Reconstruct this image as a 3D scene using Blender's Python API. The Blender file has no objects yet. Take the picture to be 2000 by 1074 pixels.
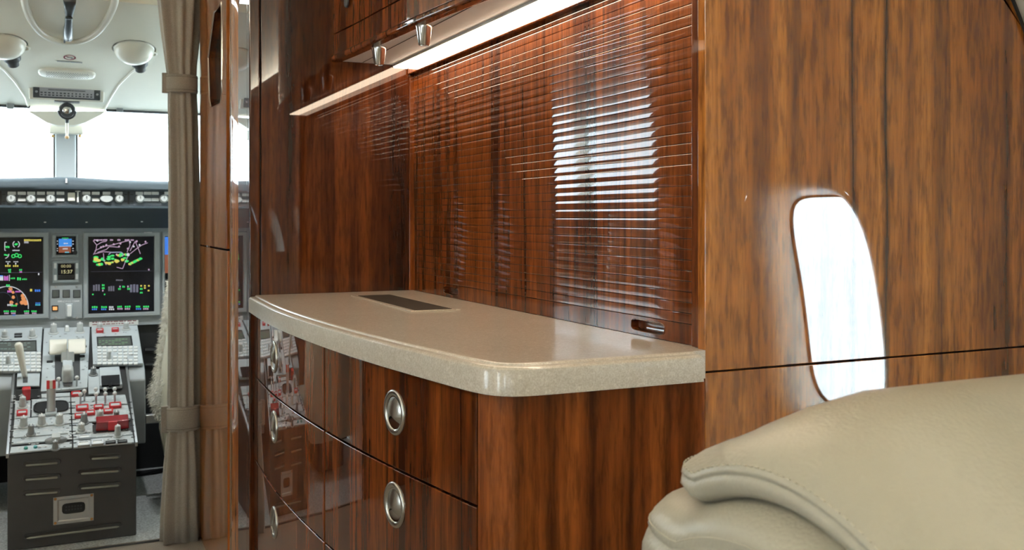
import bpy, bmesh, math, random
from mathutils import Vector, Matrix
random.seed(7)
sc = bpy.context.scene
COL = sc.collection
# ------------------------------------------------------------------ camera
F, CX, HZ, CZ = 1900.0, 1000.0, 428.0, 1.05
YB = 1.13                                        # face of the aft galley bulkhead
TH = math.radians(25)
S, C = math.sin(TH), math.cos(TH)
cd = bpy.data.cameras.new('camera')
cam = bpy.data.objects.new('camera', cd)
COL.objects.link(cam)
cam.location = (0, 0, CZ)
cam.rotation_euler = (math.pi / 2, 0, -TH)
cd.sensor_width = 36
cd.lens = 36 * F / 2000
cd.shift_y = -(537 - HZ) / 2000
cd.clip_start = .02
cd.dof.use_dof = True
cd.dof.focus_distance = 1.75
cd.dof.aperture_fstop = 11
sc.camera = cam
# ------------------------------------------------------------------ world, light, exposure
w = bpy.data.worlds.new('overcast_sky')
sc.world = w
w.use_nodes = True
nt = w.node_tree
bg = nt.nodes['Background']
bg.inputs[0].default_value = (.80, .92, 1.0, 1)
bg.inputs[1].default_value = 11.5
sc.view_settings.view_transform = 'Standard'
sc.view_settings.look = 'None'
sc.view_settings.gamma = 1
sc.view_settings.exposure = 0.0
CABIN_FILL = 70.0  # glow of the added cabin fill strips
GALLEY_LED = 22.0
COCKPIT_FILL_WATTS = 14.0  # power of the added cockpit fill spots
# ------------------------------------------------------------------ helpers
def ray(u, v):
    a = (u - CX) / F
    b = (HZ - v) / F
    return Vector((S + a * C, C - a * S, b))
def on(u, v, ax, val):
    d = ray(u, v)
    o = Vector((0, 0, CZ))
    return o + d * ((val - o[ax]) / d[ax])
def on_plane(u, v, p0, n):
    d = ray(u, v)
    o = Vector((0, 0, CZ))
    return o + d * ((Vector(p0) - o).dot(n) / d.dot(n))

class MB:
    def __init__(s):
        s.v = []; s.f = []; s.m = []; s.mi = 0
    def add(s, vs, fs):
        b = len(s.v)
        s.v += [Vector(x) for x in vs]
        for f in fs:
            s.f.append(tuple(i + b for i in f)); s.m.append(s.mi)
        return s
    def box(s, x0, x1, y0, y1, z0, z1):
        vs = [(x, y, z) for z in (z0, z1) for y in (y0, y1) for x in (x0, x1)]
        return s.add(vs, [(0, 2, 3, 1), (4, 5, 7, 6), (0, 1, 5, 4), (2, 6, 7, 3), (0, 4, 6, 2), (1, 3, 7, 5)])
    def obox(s, o, ax, ay, az, sx, sy, sz, top=1.0):
        """oriented box standing on o; sx, sy full sizes, sz height, top = taper"""
        o = Vector(o); vs = []
        for k, q in ((0, 1.0), (1, top)):
            for j in (-.5, .5):
                for i in (-.5, .5):
                    vs.append(o + ax * (i * sx * q) + ay * (j * sy * q) + az * (k * sz))
        return s.add(vs, [(0, 2, 3, 1), (4, 5, 7, 6), (0, 1, 5, 4), (2, 6, 7, 3), (0, 4, 6, 2), (1, 3, 7, 5)])
    def lathe(s, o, ax, ay, az, prof, n=24, cap0=True, cap1=True, sx=1, sy=1):
        """prof: (radius, height) list along az"""
        o = Vector(o); vs = []
        for r, h in prof:
            for i in range(n):
                a = 2 * math.pi * i / n
                vs.append(o + ax * (r * sx * math.cos(a)) + ay * (r * sy * math.sin(a)) + az * h)
        fs = []
        for k in range(len(prof) - 1):
            for i in range(n):
                j = (i + 1) % n
                fs.append((k * n + i, k * n + j, (k + 1) * n + j, (k + 1) * n + i))
        if cap0: fs.append(tuple(range(n - 1, -1, -1)))
        if cap1: fs.append(tuple((len(prof) - 1) * n + i for i in range(n)))
        return s.add(vs, fs)
    def cyl(s, o, axis, r0, r1, h, n=20):
        az = Vector(axis).normalized()
        ax = az.orthogonal().normalized(); ay = az.cross(ax)
        return s.lathe(o, ax, ay, az, [(r0, 0), (r1, h)], n)
    def tube(s, pts, r, n=8, closed=False):
        pts = [Vector(p) for p in pts]; N = len(pts); vs = []; fs = []
        prev = None
        for i, p in enumerate(pts):
            a = pts[(i - 1) % N] if (closed or i > 0) else p
            b = pts[(i + 1) % N] if (closed or i < N - 1) else p
            t = (b - a).normalized()
            if prev is None: ax = t.orthogonal().normalized()
            else:
                ax = prev - t * prev.dot(t)
                ax = ax.normalized() if ax.length > 1e-6 else t.orthogonal().normalized()
            prev = ax; ay = t.cross(ax)
            rr = r[i] if isinstance(r, (list, tuple)) else r
            for k in range(n):
                q = 2 * math.pi * k / n
                vs.append(p + ax * (rr * math.cos(q)) + ay * (rr * math.sin(q)))
        for i in range(N if closed else N - 1):
            j = (i + 1) % N
            for k in range(n):
                l = (k + 1) % n
                fs.append((i * n + k, i * n + l, j * n + l, j * n + k))
        if not closed:
            fs.append(tuple(range(n - 1, -1, -1))); fs.append(tuple((N - 1) * n + k for k in range(n)))
        return s.add(vs, fs)
    def prism(s, pts, d):
        """polygon pts (3d) extruded by vector d"""
        pts = [Vector(p) for p in pts]; d = Vector(d); n = len(pts)
        fs = [tuple(range(n - 1, -1, -1)), tuple(range(n, 2 * n))]
        fs += [(i, (i + 1) % n, n + (i + 1) % n, n + i) for i in range(n)]
        return s.add(pts + [p + d for p in pts], fs)
    def rings(s, rings, cap0=True, cap1=True, closed=True):
        n = len(rings[0]); vs = [p for r in rings for p in r]; fs = []
        for k in range(len(rings) - 1):
            for i in range(n if closed else n - 1):
                j = (i + 1) % n
                fs.append((k * n + i, k * n + j, (k + 1) * n + j, (k + 1) * n + i))
        if cap0: fs.append(tuple(range(n - 1, -1, -1)))
        if cap1: fs.append(tuple((len(rings) - 1) * n + i for i in range(n)))
        return s.add(vs, fs)
    def quad(s, a, b, c, d):
        return s.add([a, b, c, d], [(0, 1, 2, 3)])

def wloc(o):
    p = Vector((0, 0, 0))
    while o is not None:
        p = p + Vector(o.location); o = o.parent
    return p
def tag(o, label, cat=None, group=None, kind=None):
    if label: o['label'] = label
    if cat: o['category'] = cat
    if group: o['group'] = group
    if kind: o['kind'] = kind
    return o
def thing(name, label, cat, loc=(0, 0, 0), group=None):
    o = bpy.data.objects.new(name, None)
    COL.objects.link(o); o.location = loc; o.empty_display_size = .05
    return tag(o, label, cat, group)
def part(name, mb, mat, parent=None, bevel=0, smooth=False, seg=2, kind=None, label=None):
    base = wloc(parent) if parent else Vector((0, 0, 0))
    off = Vector((0, 0, 0))
    if parent is None and mb.v:      # own origin at the bottom centre
        xs = [v.x for v in mb.v]; ys = [v.y for v in mb.v]; zs = [v.z for v in mb.v]
        off = Vector(((min(xs) + max(xs)) / 2, (min(ys) + max(ys)) / 2, min(zs)))
    me = bpy.data.meshes.new(name)
    me.from_pydata([tuple(v - base - off) for v in mb.v], [], mb.f)
    mats = mat if isinstance(mat, (list, tuple)) else [mat]
    for m in mats: me.materials.append(m)
    if len(mats) > 1:
        for p, mi in zip(me.polygons, mb.m): p.material_index = mi
    bm = bmesh.new(); bm.from_mesh(me)
    bmesh.ops.recalc_face_normals(bm, faces=bm.faces)
    bm.to_mesh(me); bm.free()
    o = bpy.data.objects.new(name, me)
    COL.objects.link(o); o.parent = parent; o.location = off
    if smooth:
        me.shade_smooth()
        if smooth != 'all':
            me.set_sharp_from_angle(angle=math.radians(smooth if smooth is not True else 35))
    if bevel:
        b = o.modifiers.new('bevel', 'BEVEL'); b.width = bevel; b.segments = seg; b.limit_method = 'ANGLE'
        b.angle_limit = math.radians(40); b.harden_normals = True
        me.shade_smooth(); me.set_sharp_from_angle(angle=math.radians(60))
    if kind: o['kind'] = kind
    if label: o['label'] = label
    return o
def struct(name, mb, mat, parent=None, **k):
    o = part(name, mb, mat, parent, **k)
    if parent is None: o['kind'] = 'structure'
    return o
def clone(src, parent, dloc):
    o = src.copy(); COL.objects.link(o); o.parent = parent
    o.location = Vector(src.location) + Vector(dloc)
    for ch in [c for c in bpy.data.objects if c.parent == src]:
        k = ch.copy(); COL.objects.link(k); k.parent = o
    return o
def text_mesh(name, txt, size, mat, parent, origin, ax, ay):
    """flat lettering, origin = centre, ax = reading direction, ay = up"""
    cu = bpy.data.curves.new(name, 'FONT'); cu.body = txt; cu.size = size
    cu.align_x = 'CENTER'; cu.align_y = 'CENTER'; cu.resolution_u = 2
    to = bpy.data.objects.new('tmp', cu); COL.objects.link(to)
    bpy.context.view_layer.update()
    me = bpy.data.meshes.new_from_object(to.evaluated_get(bpy.context.evaluated_depsgraph_get()))
    bpy.data.objects.remove(to); bpy.data.curves.remove(cu)
    base = wloc(parent) if parent else Vector((0, 0, 0))
    for v in me.vertices:
        p = Vector(origin) + ax * v.co.x + ay * v.co.y
        v.co = p - base
    me.materials.clear(); me.materials.append(mat); me.name = name
    o = bpy.data.objects.new(name, me); COL.objects.link(o); o.parent = parent
    return o

def marks(name, n, w, h, mat, parent, origin, ax, ay, nrm):
    """a line of illegible small print: short bars of varying width"""
    mb = MB(); x = -w / 2
    while x < w / 2:
        d = random.uniform(.3, .75) * w / n; mb.obox(Vector(origin) + ax * (x + d / 2), ax, ay, nrm, d, h, .0003); x += d + .25 * w / n
    return part(name, mb, mat, parent)
# ------------------------------------------------------------------ materials
def newmat(name):
    m = bpy.data.materials.new(name); m.use_nodes = True
    return m, m.node_tree, m.node_tree.nodes['Principled BSDF']
def noise(t, vec, scale, detail=3, rough=.5, dist=0):
    n = t.nodes.new('ShaderNodeTexNoise'); n.inputs['Scale'].default_value = scale
    n.inputs['Detail'].default_value = detail; n.inputs['Roughness'].default_value = rough
    n.inputs['Distortion'].default_value = dist
    if vec is not None: t.links.new(vec, n.inputs['Vector'])
    return n
def posvec(t, scale=(1, 1, 1), off=(0, 0, 0)):
    g = t.nodes.new('ShaderNodeNewGeometry')
    mp = t.nodes.new('ShaderNodeMapping'); mp.inputs['Scale'].default_value = scale; mp.inputs['Location'].default_value = off
    t.links.new(g.outputs['Position'], mp.inputs['Vector'])
    return mp.outputs[0]
def ramp(t, fac, stops):
    r = t.nodes.new('ShaderNodeValToRGB')
    el = r.color_ramp.elements
    while len(el) > 1: el.remove(el[-1])
    el[0].position = stops[0][0]; el[0].color = (*stops[0][1], 1)
    for p, c in stops[1:]:
        e = el.new(p); e.color = (*c, 1)
    t.links.new(fac, r.inputs[0])
    return r.outputs[0]
def mix(t, a, b, fac=1.0, mode='MULTIPLY'):
    n = t.nodes.new('ShaderNodeMix'); n.data_type = 'RGBA'; n.blend_type = mode
    if isinstance(fac, (int, float)): n.inputs[0].default_value = fac
    else: t.links.new(fac, n.inputs[0])
    for s, x in ((6, a), (7, b)):
        if isinstance(x, tuple): n.inputs[s].default_value = (*x, 1)
        else: t.links.new(x, n.inputs[s])
    return n.outputs[2]
def bump(t, b, height, strength, dist=.001):
    n = t.nodes.new('ShaderNodeBump'); n.inputs['Strength'].default_value = strength; n.inputs['Distance'].default_value = dist
    t.links.new(height, n.inputs['Height']); t.links.new(n.outputs[0], b.inputs['Normal'])
    return n
def pbr(name, col, rough=.5, metal=0, coat=0, coat_rough=.03, spec=.5, var=0, vscale=30, bmp=0, bscale=200, bdist=.0008):
    m, t, b = newmat(name)
    b.inputs['Base Color'].default_value = (*col, 1); b.inputs['Roughness'].default_value = rough
    b.inputs['Metallic'].default_value = metal; b.inputs['Coat Weight'].default_value = coat
    b.inputs['Coat Roughness'].default_value = coat_rough; b.inputs['Specular IOR Level'].default_value = spec
    if var:
        n = noise(t, posvec(t), vscale, 4)
        c = ramp(t, n.outputs[0], [(.3, tuple(x * (1 - var) for x in col)), (.7, tuple(min(1, x * (1 + var)) for x in col))])
        t.links.new(c, b.inputs['Base Color'])
    if bmp:
        n2 = noise(t, posvec(t), bscale, 2)
        bump(t, b, n2.outputs[0], bmp, bdist)
    return m
def wood(name, dark, mid, light, band=9, fleck=.5, coat_ior=1.5, off=(0, 0, 0), streak=.45, coat_rough=.015, xbands=None):
    m, t, b = newmat(name)
    v1 = posvec(t, (1, 1, .035), off)
    n1 = noise(t, v1, band, 4, .62, .12)
    base = ramp(t, n1.outputs[0], [(.30, dark), (.43, mid), (.54, light), (.64, mid), (.74, dark)])
    v2 = posvec(t, (1, 1, .045), (off[0] + 3, off[1] + 1, off[2]))
    n2 = noise(t, v2, 190, 3, .6)
    g = ramp(t, n2.outputs[0], [(.3, (.62, .58, .55)), (.6, (1.08, 1.05, 1.02))])
    c = mix(t, base, g, .75)
    v3 = posvec(t, (1, 1, .15), (off[0] + 7, off[1] + 5, off[2]))
    n3 = noise(t, v3, 110, 3, .6, .15)
    g3 = ramp(t, n3.outputs[0], [(.36, (.46, .40, .34)), (.52, (1, 1, 1)), (.7, (1.25, 1.2, 1.08))])
    c = mix(t, c, g3, fleck)
    v4 = posvec(t, (1, 1, .025), (off[0] + 11, off[1] + 2, off[2]))
    n4 = noise(t, v4, 15, 2, .5, .15)
    g4 = ramp(t, n4.outputs[0], [(.0, (1, 1, 1)), (.585, (1, 1, 1)), (.625, (1 - streak, 1 - streak * 1.1, 1 - streak * 1.15)), (.66, (.98, .97, .96)), (1, (1, 1, 1))])
    c = mix(t, c, g4, 1)
    if xbands:                                   # figure lines of this veneer sheet, by position across the panel
        x0, x1 = .45, 1.55
        g_ = t.nodes.new('ShaderNodeNewGeometry'); sx = t.nodes.new('ShaderNodeSeparateXYZ'); t.links.new(g_.outputs['Position'], sx.inputs[0])
        wob = noise(t, posvec(t, (1, 1, .6), (2, 0, 0)), 5, 2)
        ad = t.nodes.new('ShaderNodeMath'); ad.operation = 'MULTIPLY_ADD'; ad.inputs[1].default_value = .016
        t.links.new(wob.outputs[0], ad.inputs[0]); t.links.new(sx.outputs[0], ad.inputs[2])
        mr = t.nodes.new('ShaderNodeMapRange'); mr.inputs[1].default_value = x0 + .008; mr.inputs[2].default_value = x1 + .008
        t.links.new(ad.outputs[0], mr.inputs[0])
        st_ = [(0, (1, 1, 1))]
        for u_, hw_, dk in xbands:
            k_ = (u_ - CX) / F; xx = YB * (S + k_ * C) / (C - k_ * S); w_ = hw_ / F * 1.45
            for dx_, v_ in ((-w_, 1), (0, dk), (w_, 1)): st_.append(((xx + dx_ - x0) / (x1 - x0), (v_, v_ * (1 if v_ == 1 else .95), v_ * (1 if v_ == 1 else .9))))
        st_.sort(key=lambda q: q[0])
        c = mix(t, c, ramp(t, mr.outputs[0], st_), 1)
    t.links.new(c, b.inputs['Base Color'])
    b.inputs['Roughness'].default_value = .5
    b.inputs['Specular IOR Level'].default_value = .03
    b.inputs['Coat Weight'].default_value = 1
    b.inputs['Coat Roughness'].default_value = coat_rough
    b.inputs['Coat IOR'].default_value = coat_ior
    return m
def emis(name, col, s):
    m, t, b = newmat(name)
    b.inputs['Base Color'].default_value = (0, 0, 0, 1)
    b.inputs['Emission Color'].default_value = (*col, 1); b.inputs['Emission Strength'].default_value = s
    return m
def glass(name, tint=(1, 1, 1), refl=.06):
    m = bpy.data.materials.new(name); m.use_nodes = True; t = m.node_tree
    t.nodes.remove(t.nodes['Principled BSDF']); out = t.nodes['Material Output']
    a = t.nodes.new('ShaderNodeBsdfTransparent'); a.inputs[0].default_value = (*tint, 1)
    g = t.nodes.new('ShaderNodeBsdfGlossy'); g.inputs['Roughness'].default_value = .02
    mx = t.nodes.new('ShaderNodeMixShader'); mx.inputs[0].default_value = refl
    t.links.new(a.outputs[0], mx.inputs[1]); t.links.new(g.outputs[0], mx.inputs[2]); t.links.new(mx.outputs[0], out.inputs[0])
    return m

M = {}
M['wood_bulk'] = wood('golden_figured_walnut', (.155, .045, .007), (.345, .115, .0185), (.48, .180, .032), band=6, fleck=.8, coat_ior=1.95, streak=.35, xbands=[(1420, 34, .8), (1553, 20, .5), (1612, 26, .72), (1666, 12, .16), (1731, 15, .12), (1778, 18, .68), (1835, 30, .48), (1968, 22, .35), (2012, 20, .6)])
M['wood_end'] = wood('red_brown_end_veneer', (.060, .012, .0025), (.150, .036, .007), (.26, .072, .014), band=9, fleck=.65, coat_ior=1.5, off=(2, 3, 0), streak=.4, xbands=[(1015, 22, .6), (1073, 20, .5), (1155, 11, .35), (1232, 10, .30), (1304, 9, .45), (1348, 20, .5)])
M['wood_galley'] = wood('red_brown_walnut', (.024, .0045, .0011), (.086, .020, .0037), (.19, .050, .009), band=10, fleck=.6, coat_ior=1.47, off=(2, 3, 0), streak=.55)
M['wood_dark'] = wood('dark_red_walnut', (.022, .005, .0014), (.068, .016, .0036), (.13, .034, .0075), band=12, fleck=.6, coat_ior=1.5, off=(5, 1, 0), streak=.4)
M['wood_closet'] = wood('light_striped_walnut', (.12, .035, .008), (.27, .085, .018), (.44, .16, .036), band=16, fleck=.4, coat_ior=1.6, off=(1, 7, 0), streak=.5)
M['dark_gap'] = pbr('black_shadow_gap', (.006, .005, .005), .7)
M['cream'] = pbr('cream_liner', (.80, .775, .655), .55, var=.03, vscale=4, bmp=.1, bscale=300)
M['cream_wall'] = pbr('cream_sidewall_vinyl', (.62, .58, .51), .5, bmp=.1, bscale=500)
M['cream_plastic'] = pbr('cream_plastic', (.82, .79, .68), .35, coat=.2)
M['carpet'] = pbr('beige_carpet', (.30, .26, .21), .9, var=.2, vscale=300, bmp=.8, bscale=700, bdist=.003)
M['carpet_grey'] = pbr('grey_flecked_carpet', (.58, .61, .61), .95, var=.35, vscale=160, bmp=.8, bscale=600, bdist=.003)
M['steel'] = pbr('brushed_nickel', (.62, .59, .53), .26, 1, bmp=.05, bscale=400)
M['chrome'] = pbr('polished_chrome', (.75, .73, .70), .12, 1)
M['alloy'] = pbr('satin_aluminium', (.55, .57, .58), .4, 1)
M['panel_grey'] = pbr('instrument_grey_paint', (.36, .40, .415), .5, var=.06, vscale=20)
M['panel_light'] = pbr('light_instrument_grey', (.50, .555, .575), .45, var=.05, vscale=25)
M['bezel'] = pbr('display_bezel_grey', (.34, .38, .39), .45)
M['ped_dark'] = pbr('charcoal_pedestal_paint', (.045, .045, .045), .42, var=.08, vscale=15, coat=.15, coat_rough=.3)
M['glare'] = pbr('slate_blue_glareshield', (.045, .065, .078), .7, bmp=.3, bscale=500)
M['black'] = pbr('black_plastic', (.012, .013, .014), .4)
M['dark'] = pbr('dark_grey_plastic', (.05, .055, .06), .5)
M['knob'] = pbr('pale_grey_knob', (.52, .55, .54), .4)
M['knob_dark'] = pbr('mid_grey_knob', (.22, .235, .24), .45)
M['white'] = pbr('white_plastic', (.78, .80, .78), .35)
M['lever'] = pbr('ivory_lever', (.80, .79, .69), .3, coat=.3)
M['red'] = pbr('red_plastic', (.62, .03, .035), .35, coat=.3)
M['red_guard'] = pbr('clear_red_guard', (.28, .010, .014), .2, coat=.6)
M['screen'] = pbr('black_screen_glass', (.006, .006, .010), .12, spec=.3)
M['lcd'] = pbr('grey_lcd', (.10, .115, .105), .3)
M['sheep'] = pbr('cream_sheepskin', (.78, .76, .68), .95)
M['seat_cream'] = pbr('cream_seat_leather', (.60, .58, .47), .5, bmp=.2, bscale=150)
M['kick'] = pbr('dark_kick_panel', (.016, .018, .02), .6)
M['mat_black'] = pbr('black_rubber_mat', (.02, .022, .024), .7, bmp=.5, bscale=120)
M['lamp_orange'] = emis('orange_lamp', (1, .45, .15), 1.2)
M['print_grey'] = pbr('grey_print', (.25, .27, .30), .6)
M['print_red'] = pbr('dark_red_print', (.25, .03, .05), .6)
M['print_white'] = pbr('white_print', (.75, .77, .77), .6)
M['glass'] = glass('clear_window_glass', (.96, .98, .98), .04)
M['led'] = emis('warm_white_led', (1.0, .80, .58), GALLEY_LED)
M['cabin_fill'] = emis('cabin_fill_glow', (1.0, .95, .88), CABIN_FILL)
M['under'] = pbr('satin_grey_underside', (.78, .78, .77), .5)
M['gasket'] = pbr('brown_rubber_gasket', (.05, .03, .02), .6)
M['lip'] = pbr('olive_lip_highlight', (.30, .31, .26), .4, .2)  # pale tone paints the light caught by the louvre lips
M['tarmac'] = pbr('pale_concrete_apron', (.92, .92, .91), .9, var=.1, vscale=.5)
# stone counter
m, t, b = newmat('speckled_beige_stone')
n1 = noise(t, posvec(t), 420, 3, .6); n2 = noise(t, posvec(t, off=(3, 2, 1)), 120, 3, .6); n3 = noise(t, posvec(t), 9, 2)
c = ramp(t, n1.outputs[0], [(.30, (.55, .47, .38)), (.5, (.66, .59, .50)), (.70, (.77, .71, .64))])
c2 = ramp(t, n2.outputs[0], [(.35, (.9, .88, .85)), (.6, (1, 1, 1)), (.72, (1.22, 1.24, 1.26))])
c = mix(t, c, c2, .8)
c3 = ramp(t, n3.outputs[0], [(.3, (.95, .94, .92)), (.7, (1.03, 1.03, 1.03))])
c = mix(t, c, c3, 1)
t.links.new(c, b.inputs['Base Color']); b.inputs['Roughness'].default_value = .33
b.inputs['Coat Weight'].default_value = .75; b.inputs['Coat Roughness'].default_value = .12
M['stone'] = m
# leather
m, t, b = newmat('taupe_grained_leather')
vo = t.nodes.new('ShaderNodeTexVoronoi'); vo.inputs['Scale'].default_value = 330; vo.feature = 'SMOOTH_F1'
t.links.new(posvec(t, (1, 1, .7)), vo.inputs['Vector'])
b.inputs['Base Color'].default_value = (.475, .435, .345, 1); b.inputs['Roughness'].default_value = .36
bump(t, b, vo.outputs['Distance'], .35, .0012)
M['leather'] = m
# curtain fabric
m, t, b = newmat('taupe_wool_curtain')
n1 = noise(t, posvec(t, (1, 1, .5)), 900, 2)
c = ramp(t, n1.outputs[0], [(.3, (.23, .20, .165)), (.7, (.36, .325, .275))])
t.links.new(c, b.inputs['Base Color']); b.inputs['Roughness'].default_value = .95
b.inputs['Sheen Weight'].default_value = .4
bump(t, b, n1.outputs[0], .5, .0008)
M['curtain'] = m
M['thread'] = pbr('dark_stitching', (.13, .105, .08), .8)
M['thread_light'] = pbr('pale_stitching', (.58, .53, .42), .7)

XV, YV, ZV = Vector((1, 0, 0)), Vector((0, 1, 0)), Vector((0, 0, 1))

def superloop(a, b, n, N=64):
    D = []; K = 1600
    for i in range(K + 1):
        q = 2 * math.pi * i / K
        c, s_ = math.cos(q), math.sin(q)
        D.append((a * math.copysign(abs(c) ** (2 / n), c), b * math.copysign(abs(s_) ** (2 / n), s_)))
    L_ = [0]
    for i in range(K): L_.append(L_[-1] + math.hypot(D[i + 1][0] - D[i][0], D[i + 1][1] - D[i][1]))
    out = []; k = 0
    for i in range(N):
        t_ = L_[-1] * i / N
        while L_[k + 1] < t_: k += 1
        f = (t_ - L_[k]) / max(L_[k + 1] - L_[k], 1e-12)
        out.append((D[k][0] + (D[k + 1][0] - D[k][0]) * f, D[k][1] + (D[k + 1][1] - D[k][1]) * f))
    return out
def rect_point(cx, cy, x, y, rx0, rx1, ry0, ry1):
    """where the ray from (cx,cy) through (x,y) leaves the rectangle"""
    dx, dy = x - cx, y - cy; t = 1e9
    if dx > 1e-9: t = min(t, (rx1 - cx) / dx)
    if dx < -1e-9: t = min(t, (rx0 - cx) / dx)
    if dy > 1e-9: t = min(t, (ry1 - cy) / dy)
    if dy < -1e-9: t = min(t, (ry0 - cy) / dy)
    return cx + dx * t, cy + dy * t
def hole_cell(mb, loop, rect, fn, steps=4):
    """2d cell with a hole, mapped to space with fn(a, b)"""
    cx = sum(p[0] for p in loop) / len(loop); cy = sum(p[1] for p in loop) / len(loop)
    lp = list(loop)
    # make sure the rectangle's corners are hit
    ang = lambda p: math.atan2(p[1] - cy, p[0] - cx)
    for qx in (rect[0], rect[1]):
        for qy in (rect[2], rect[3]):
            a = ang((qx, qy)); k = min(range(len(lp)), key=lambda i: abs((ang(lp[i]) - a + math.pi) % (2 * math.pi) - math.pi))
            r = math.hypot(lp[k][0] - cx, lp[k][1] - cy)
            lp[k] = (cx + r * math.cos(a), cy + r * math.sin(a))
    rg = []
    for s_ in range(steps + 1):
        f = s_ / steps; row = []
        for p in lp:
            e = rect_point(cx, cy, p[0], p[1], *rect)
            row.append(fn(p[0] + (e[0] - p[0]) * f, p[1] + (e[1] - p[1]) * f))
        rg.append(row)
    mb.rings(rg, False, False)
    return lp

# ================================================================== SETTING
FX, FZ, FR = .04, .55, 1.665                       # fuselage centre and radius
YD = 3.36                                        # cockpit door line
def hullx(z, side=1, r=FR):
    return FX + side * math.sqrt(max(r * r - (z - FZ) ** 2, 0))
mb = MB(); mb.box(-1.72, 1.80, -4.25, YD + .031, -.06, 0)
struct('floor', mb, M['carpet'])
mb = MB(); mb.box(-1.0, 1.0, YD + .0311, 5.2, -.06, -.002)
struct('floor_cockpit', mb, M['carpet_grey'])
mb = MB(); mb.quad((-60, -60, -2.2), (60, -60, -2.2), (60, 60, -2.2), (-60, 60, -2.2))
struct('ground', mb, M['tarmac'])
ZW0, ZW1 = .42, 1.30                              # window band on the sidewall
WC = [.417, -.55, -1.515, -2.48, -3.445]
WA, WB_ = .223, .30
def side_wall(side, name, y0, y1, holes):
    mb = MB()
    def strip(za, zb, n, ya, yb):
        for k in range(n):
            z0 = za + (zb - za) * k / n; z1 = za + (zb - za) * (k + 1) / n; e = side * .003
            mb.quad((hullx(z0, side) + e, ya, z0), (hullx(z0, side) + e, yb, z0), (hullx(z1, side) + e, yb, z1), (hullx(z1, side) + e, ya, z1))
    strip(-.02, ZW0 + .015, 6, y0, y1); strip(ZW1 - .015, 1.82, 8, y0, y1)
    ys = y0; cells = []
    for c in sorted(holes):
        if c - .3 > ys: strip(ZW0, ZW1, 10, ys - .015, c - .285)
        cells.append(c); ys = c + .3
    if ys < y1: strip(ZW0, ZW1, 10, ys - .015, y1)
    o_ = []
    for c in cells:
        lp = [(c + p[0], .84 + p[1]) for p in superloop(WA, WB_, 4.2, 64)]
        hole_cell(mb, lp, (c - .3, c + .3, ZW0, ZW1), lambda a, b_: Vector((hullx(b_, side), a, b_)), 8)
    return struct(name, mb, M['cream_wall'], smooth='all')
side_wall(1, 'wall_right', -4.2, YB, WC)
side_wall(1, 'wall_right_forward', YB, YD, [])
side_wall(-1, 'wall_left', -4.2, YD, WC + [1.75])
wn = 0
for side, cs in ((1, WC), (-1, WC + [1.75])):
    for c in cs:
        wn += 1
        root = thing('window_%d' % wn, None, None, (hullx(.84, side), c, .6)); root['kind'] = 'structure'
        rg = []
        for off, ax_, az_ in ((0, WA, WB_), (.004, .208, .293), (.014, .190, .285), (.03, .177, .279), (.06, .165, .273), (.10, .153, .268)):
            rg.append([Vector((hullx(.84 + p[1], side) + side * off, c + p[0], .84 + p[1])) for p in superloop(ax_, az_, 4.2, 64)])
        mb = MB(); mb.rings(rg, False, False)
        part('window_frame', mb, M['cream_plastic'], root, smooth='all')
        mb = MB(); mb.rings([[v + Vector((-side * .002, 0, 0)) for v in rg[-1]], [v + Vector((side * .004, 0, 0)) for v in rg[-1]]])
        part('pane', mb, M['glass'], root)
        mb = MB(); mb.tube([v + Vector((-side * .004, 0, 0)) for v in rg[-1]], .0045, 6, True)
        part('gasket', mb, M['gasket'], root, smooth='all')
mb = MB()
n = 20
a0 = math.atan2(1.80 - FZ, hullx(1.80) - FX)
arc = [a0 + (math.pi - 2 * a0) * k / n for k in range(n + 1)]
for k in range(n):
    p, q = arc[k], arc[k + 1]
    P = lambda a, y: (FX + FR * math.cos(a), y, FZ + FR * math.sin(a))
    mb.quad(P(p, -4.2), P(p, YD), P(q, YD), P(q, -4.2))
struct('ceiling', mb, M['cream'], smooth='all')
mb = MB(); mb.prism([(FX + FR * math.cos(2 * math.pi * k / 48), -4.2, FZ + FR * math.sin(2 * math.pi * k / 48)) for k in range(48)], (0, -.03, 0))
struct('wall_aft', mb, M['cream_wall'])
# unseen fill lights added to brighten the cabin, hidden on a sidewall ledge
for side, lab in ((-1, 'unseen fill light ledge added along the port side of the cabin ceiling'), (1, 'unseen fill light ledge added along the starboard side of the cabin ceiling')):
    xw = hullx(1.76, side)
    y_e = YB - .01 if side > 0 else YD - .02
    root = thing('added_cove_fill', lab, 'light', (xw, -1.2, 1.74), 'added cabin fill lights')
    xi = xw - side * .17
    mb = MB(); mb.prism([Vector((xw - side * .002, -4.15, 1.745)), Vector((xi, -4.15, 1.745)), Vector((xi, -4.15, 1.80)), Vector((xi + side * .008, -4.15, 1.80)), Vector((xi + side * .008, -4.15, 1.755)), Vector((xw - side * .01, -4.15, 1.755))], (0, y_e + 4.15, 0))
    part('ledge', mb, M['cream_plastic'], root)
    xa, xb = sorted((xi + side * .03, xi + side * .09))
    mb = MB(); mb.box(xa, xb, -4.1, y_e - .05, 1.7555, 1.762)
    part('fill_strip', mb, M['cabin_fill'], root)

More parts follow.
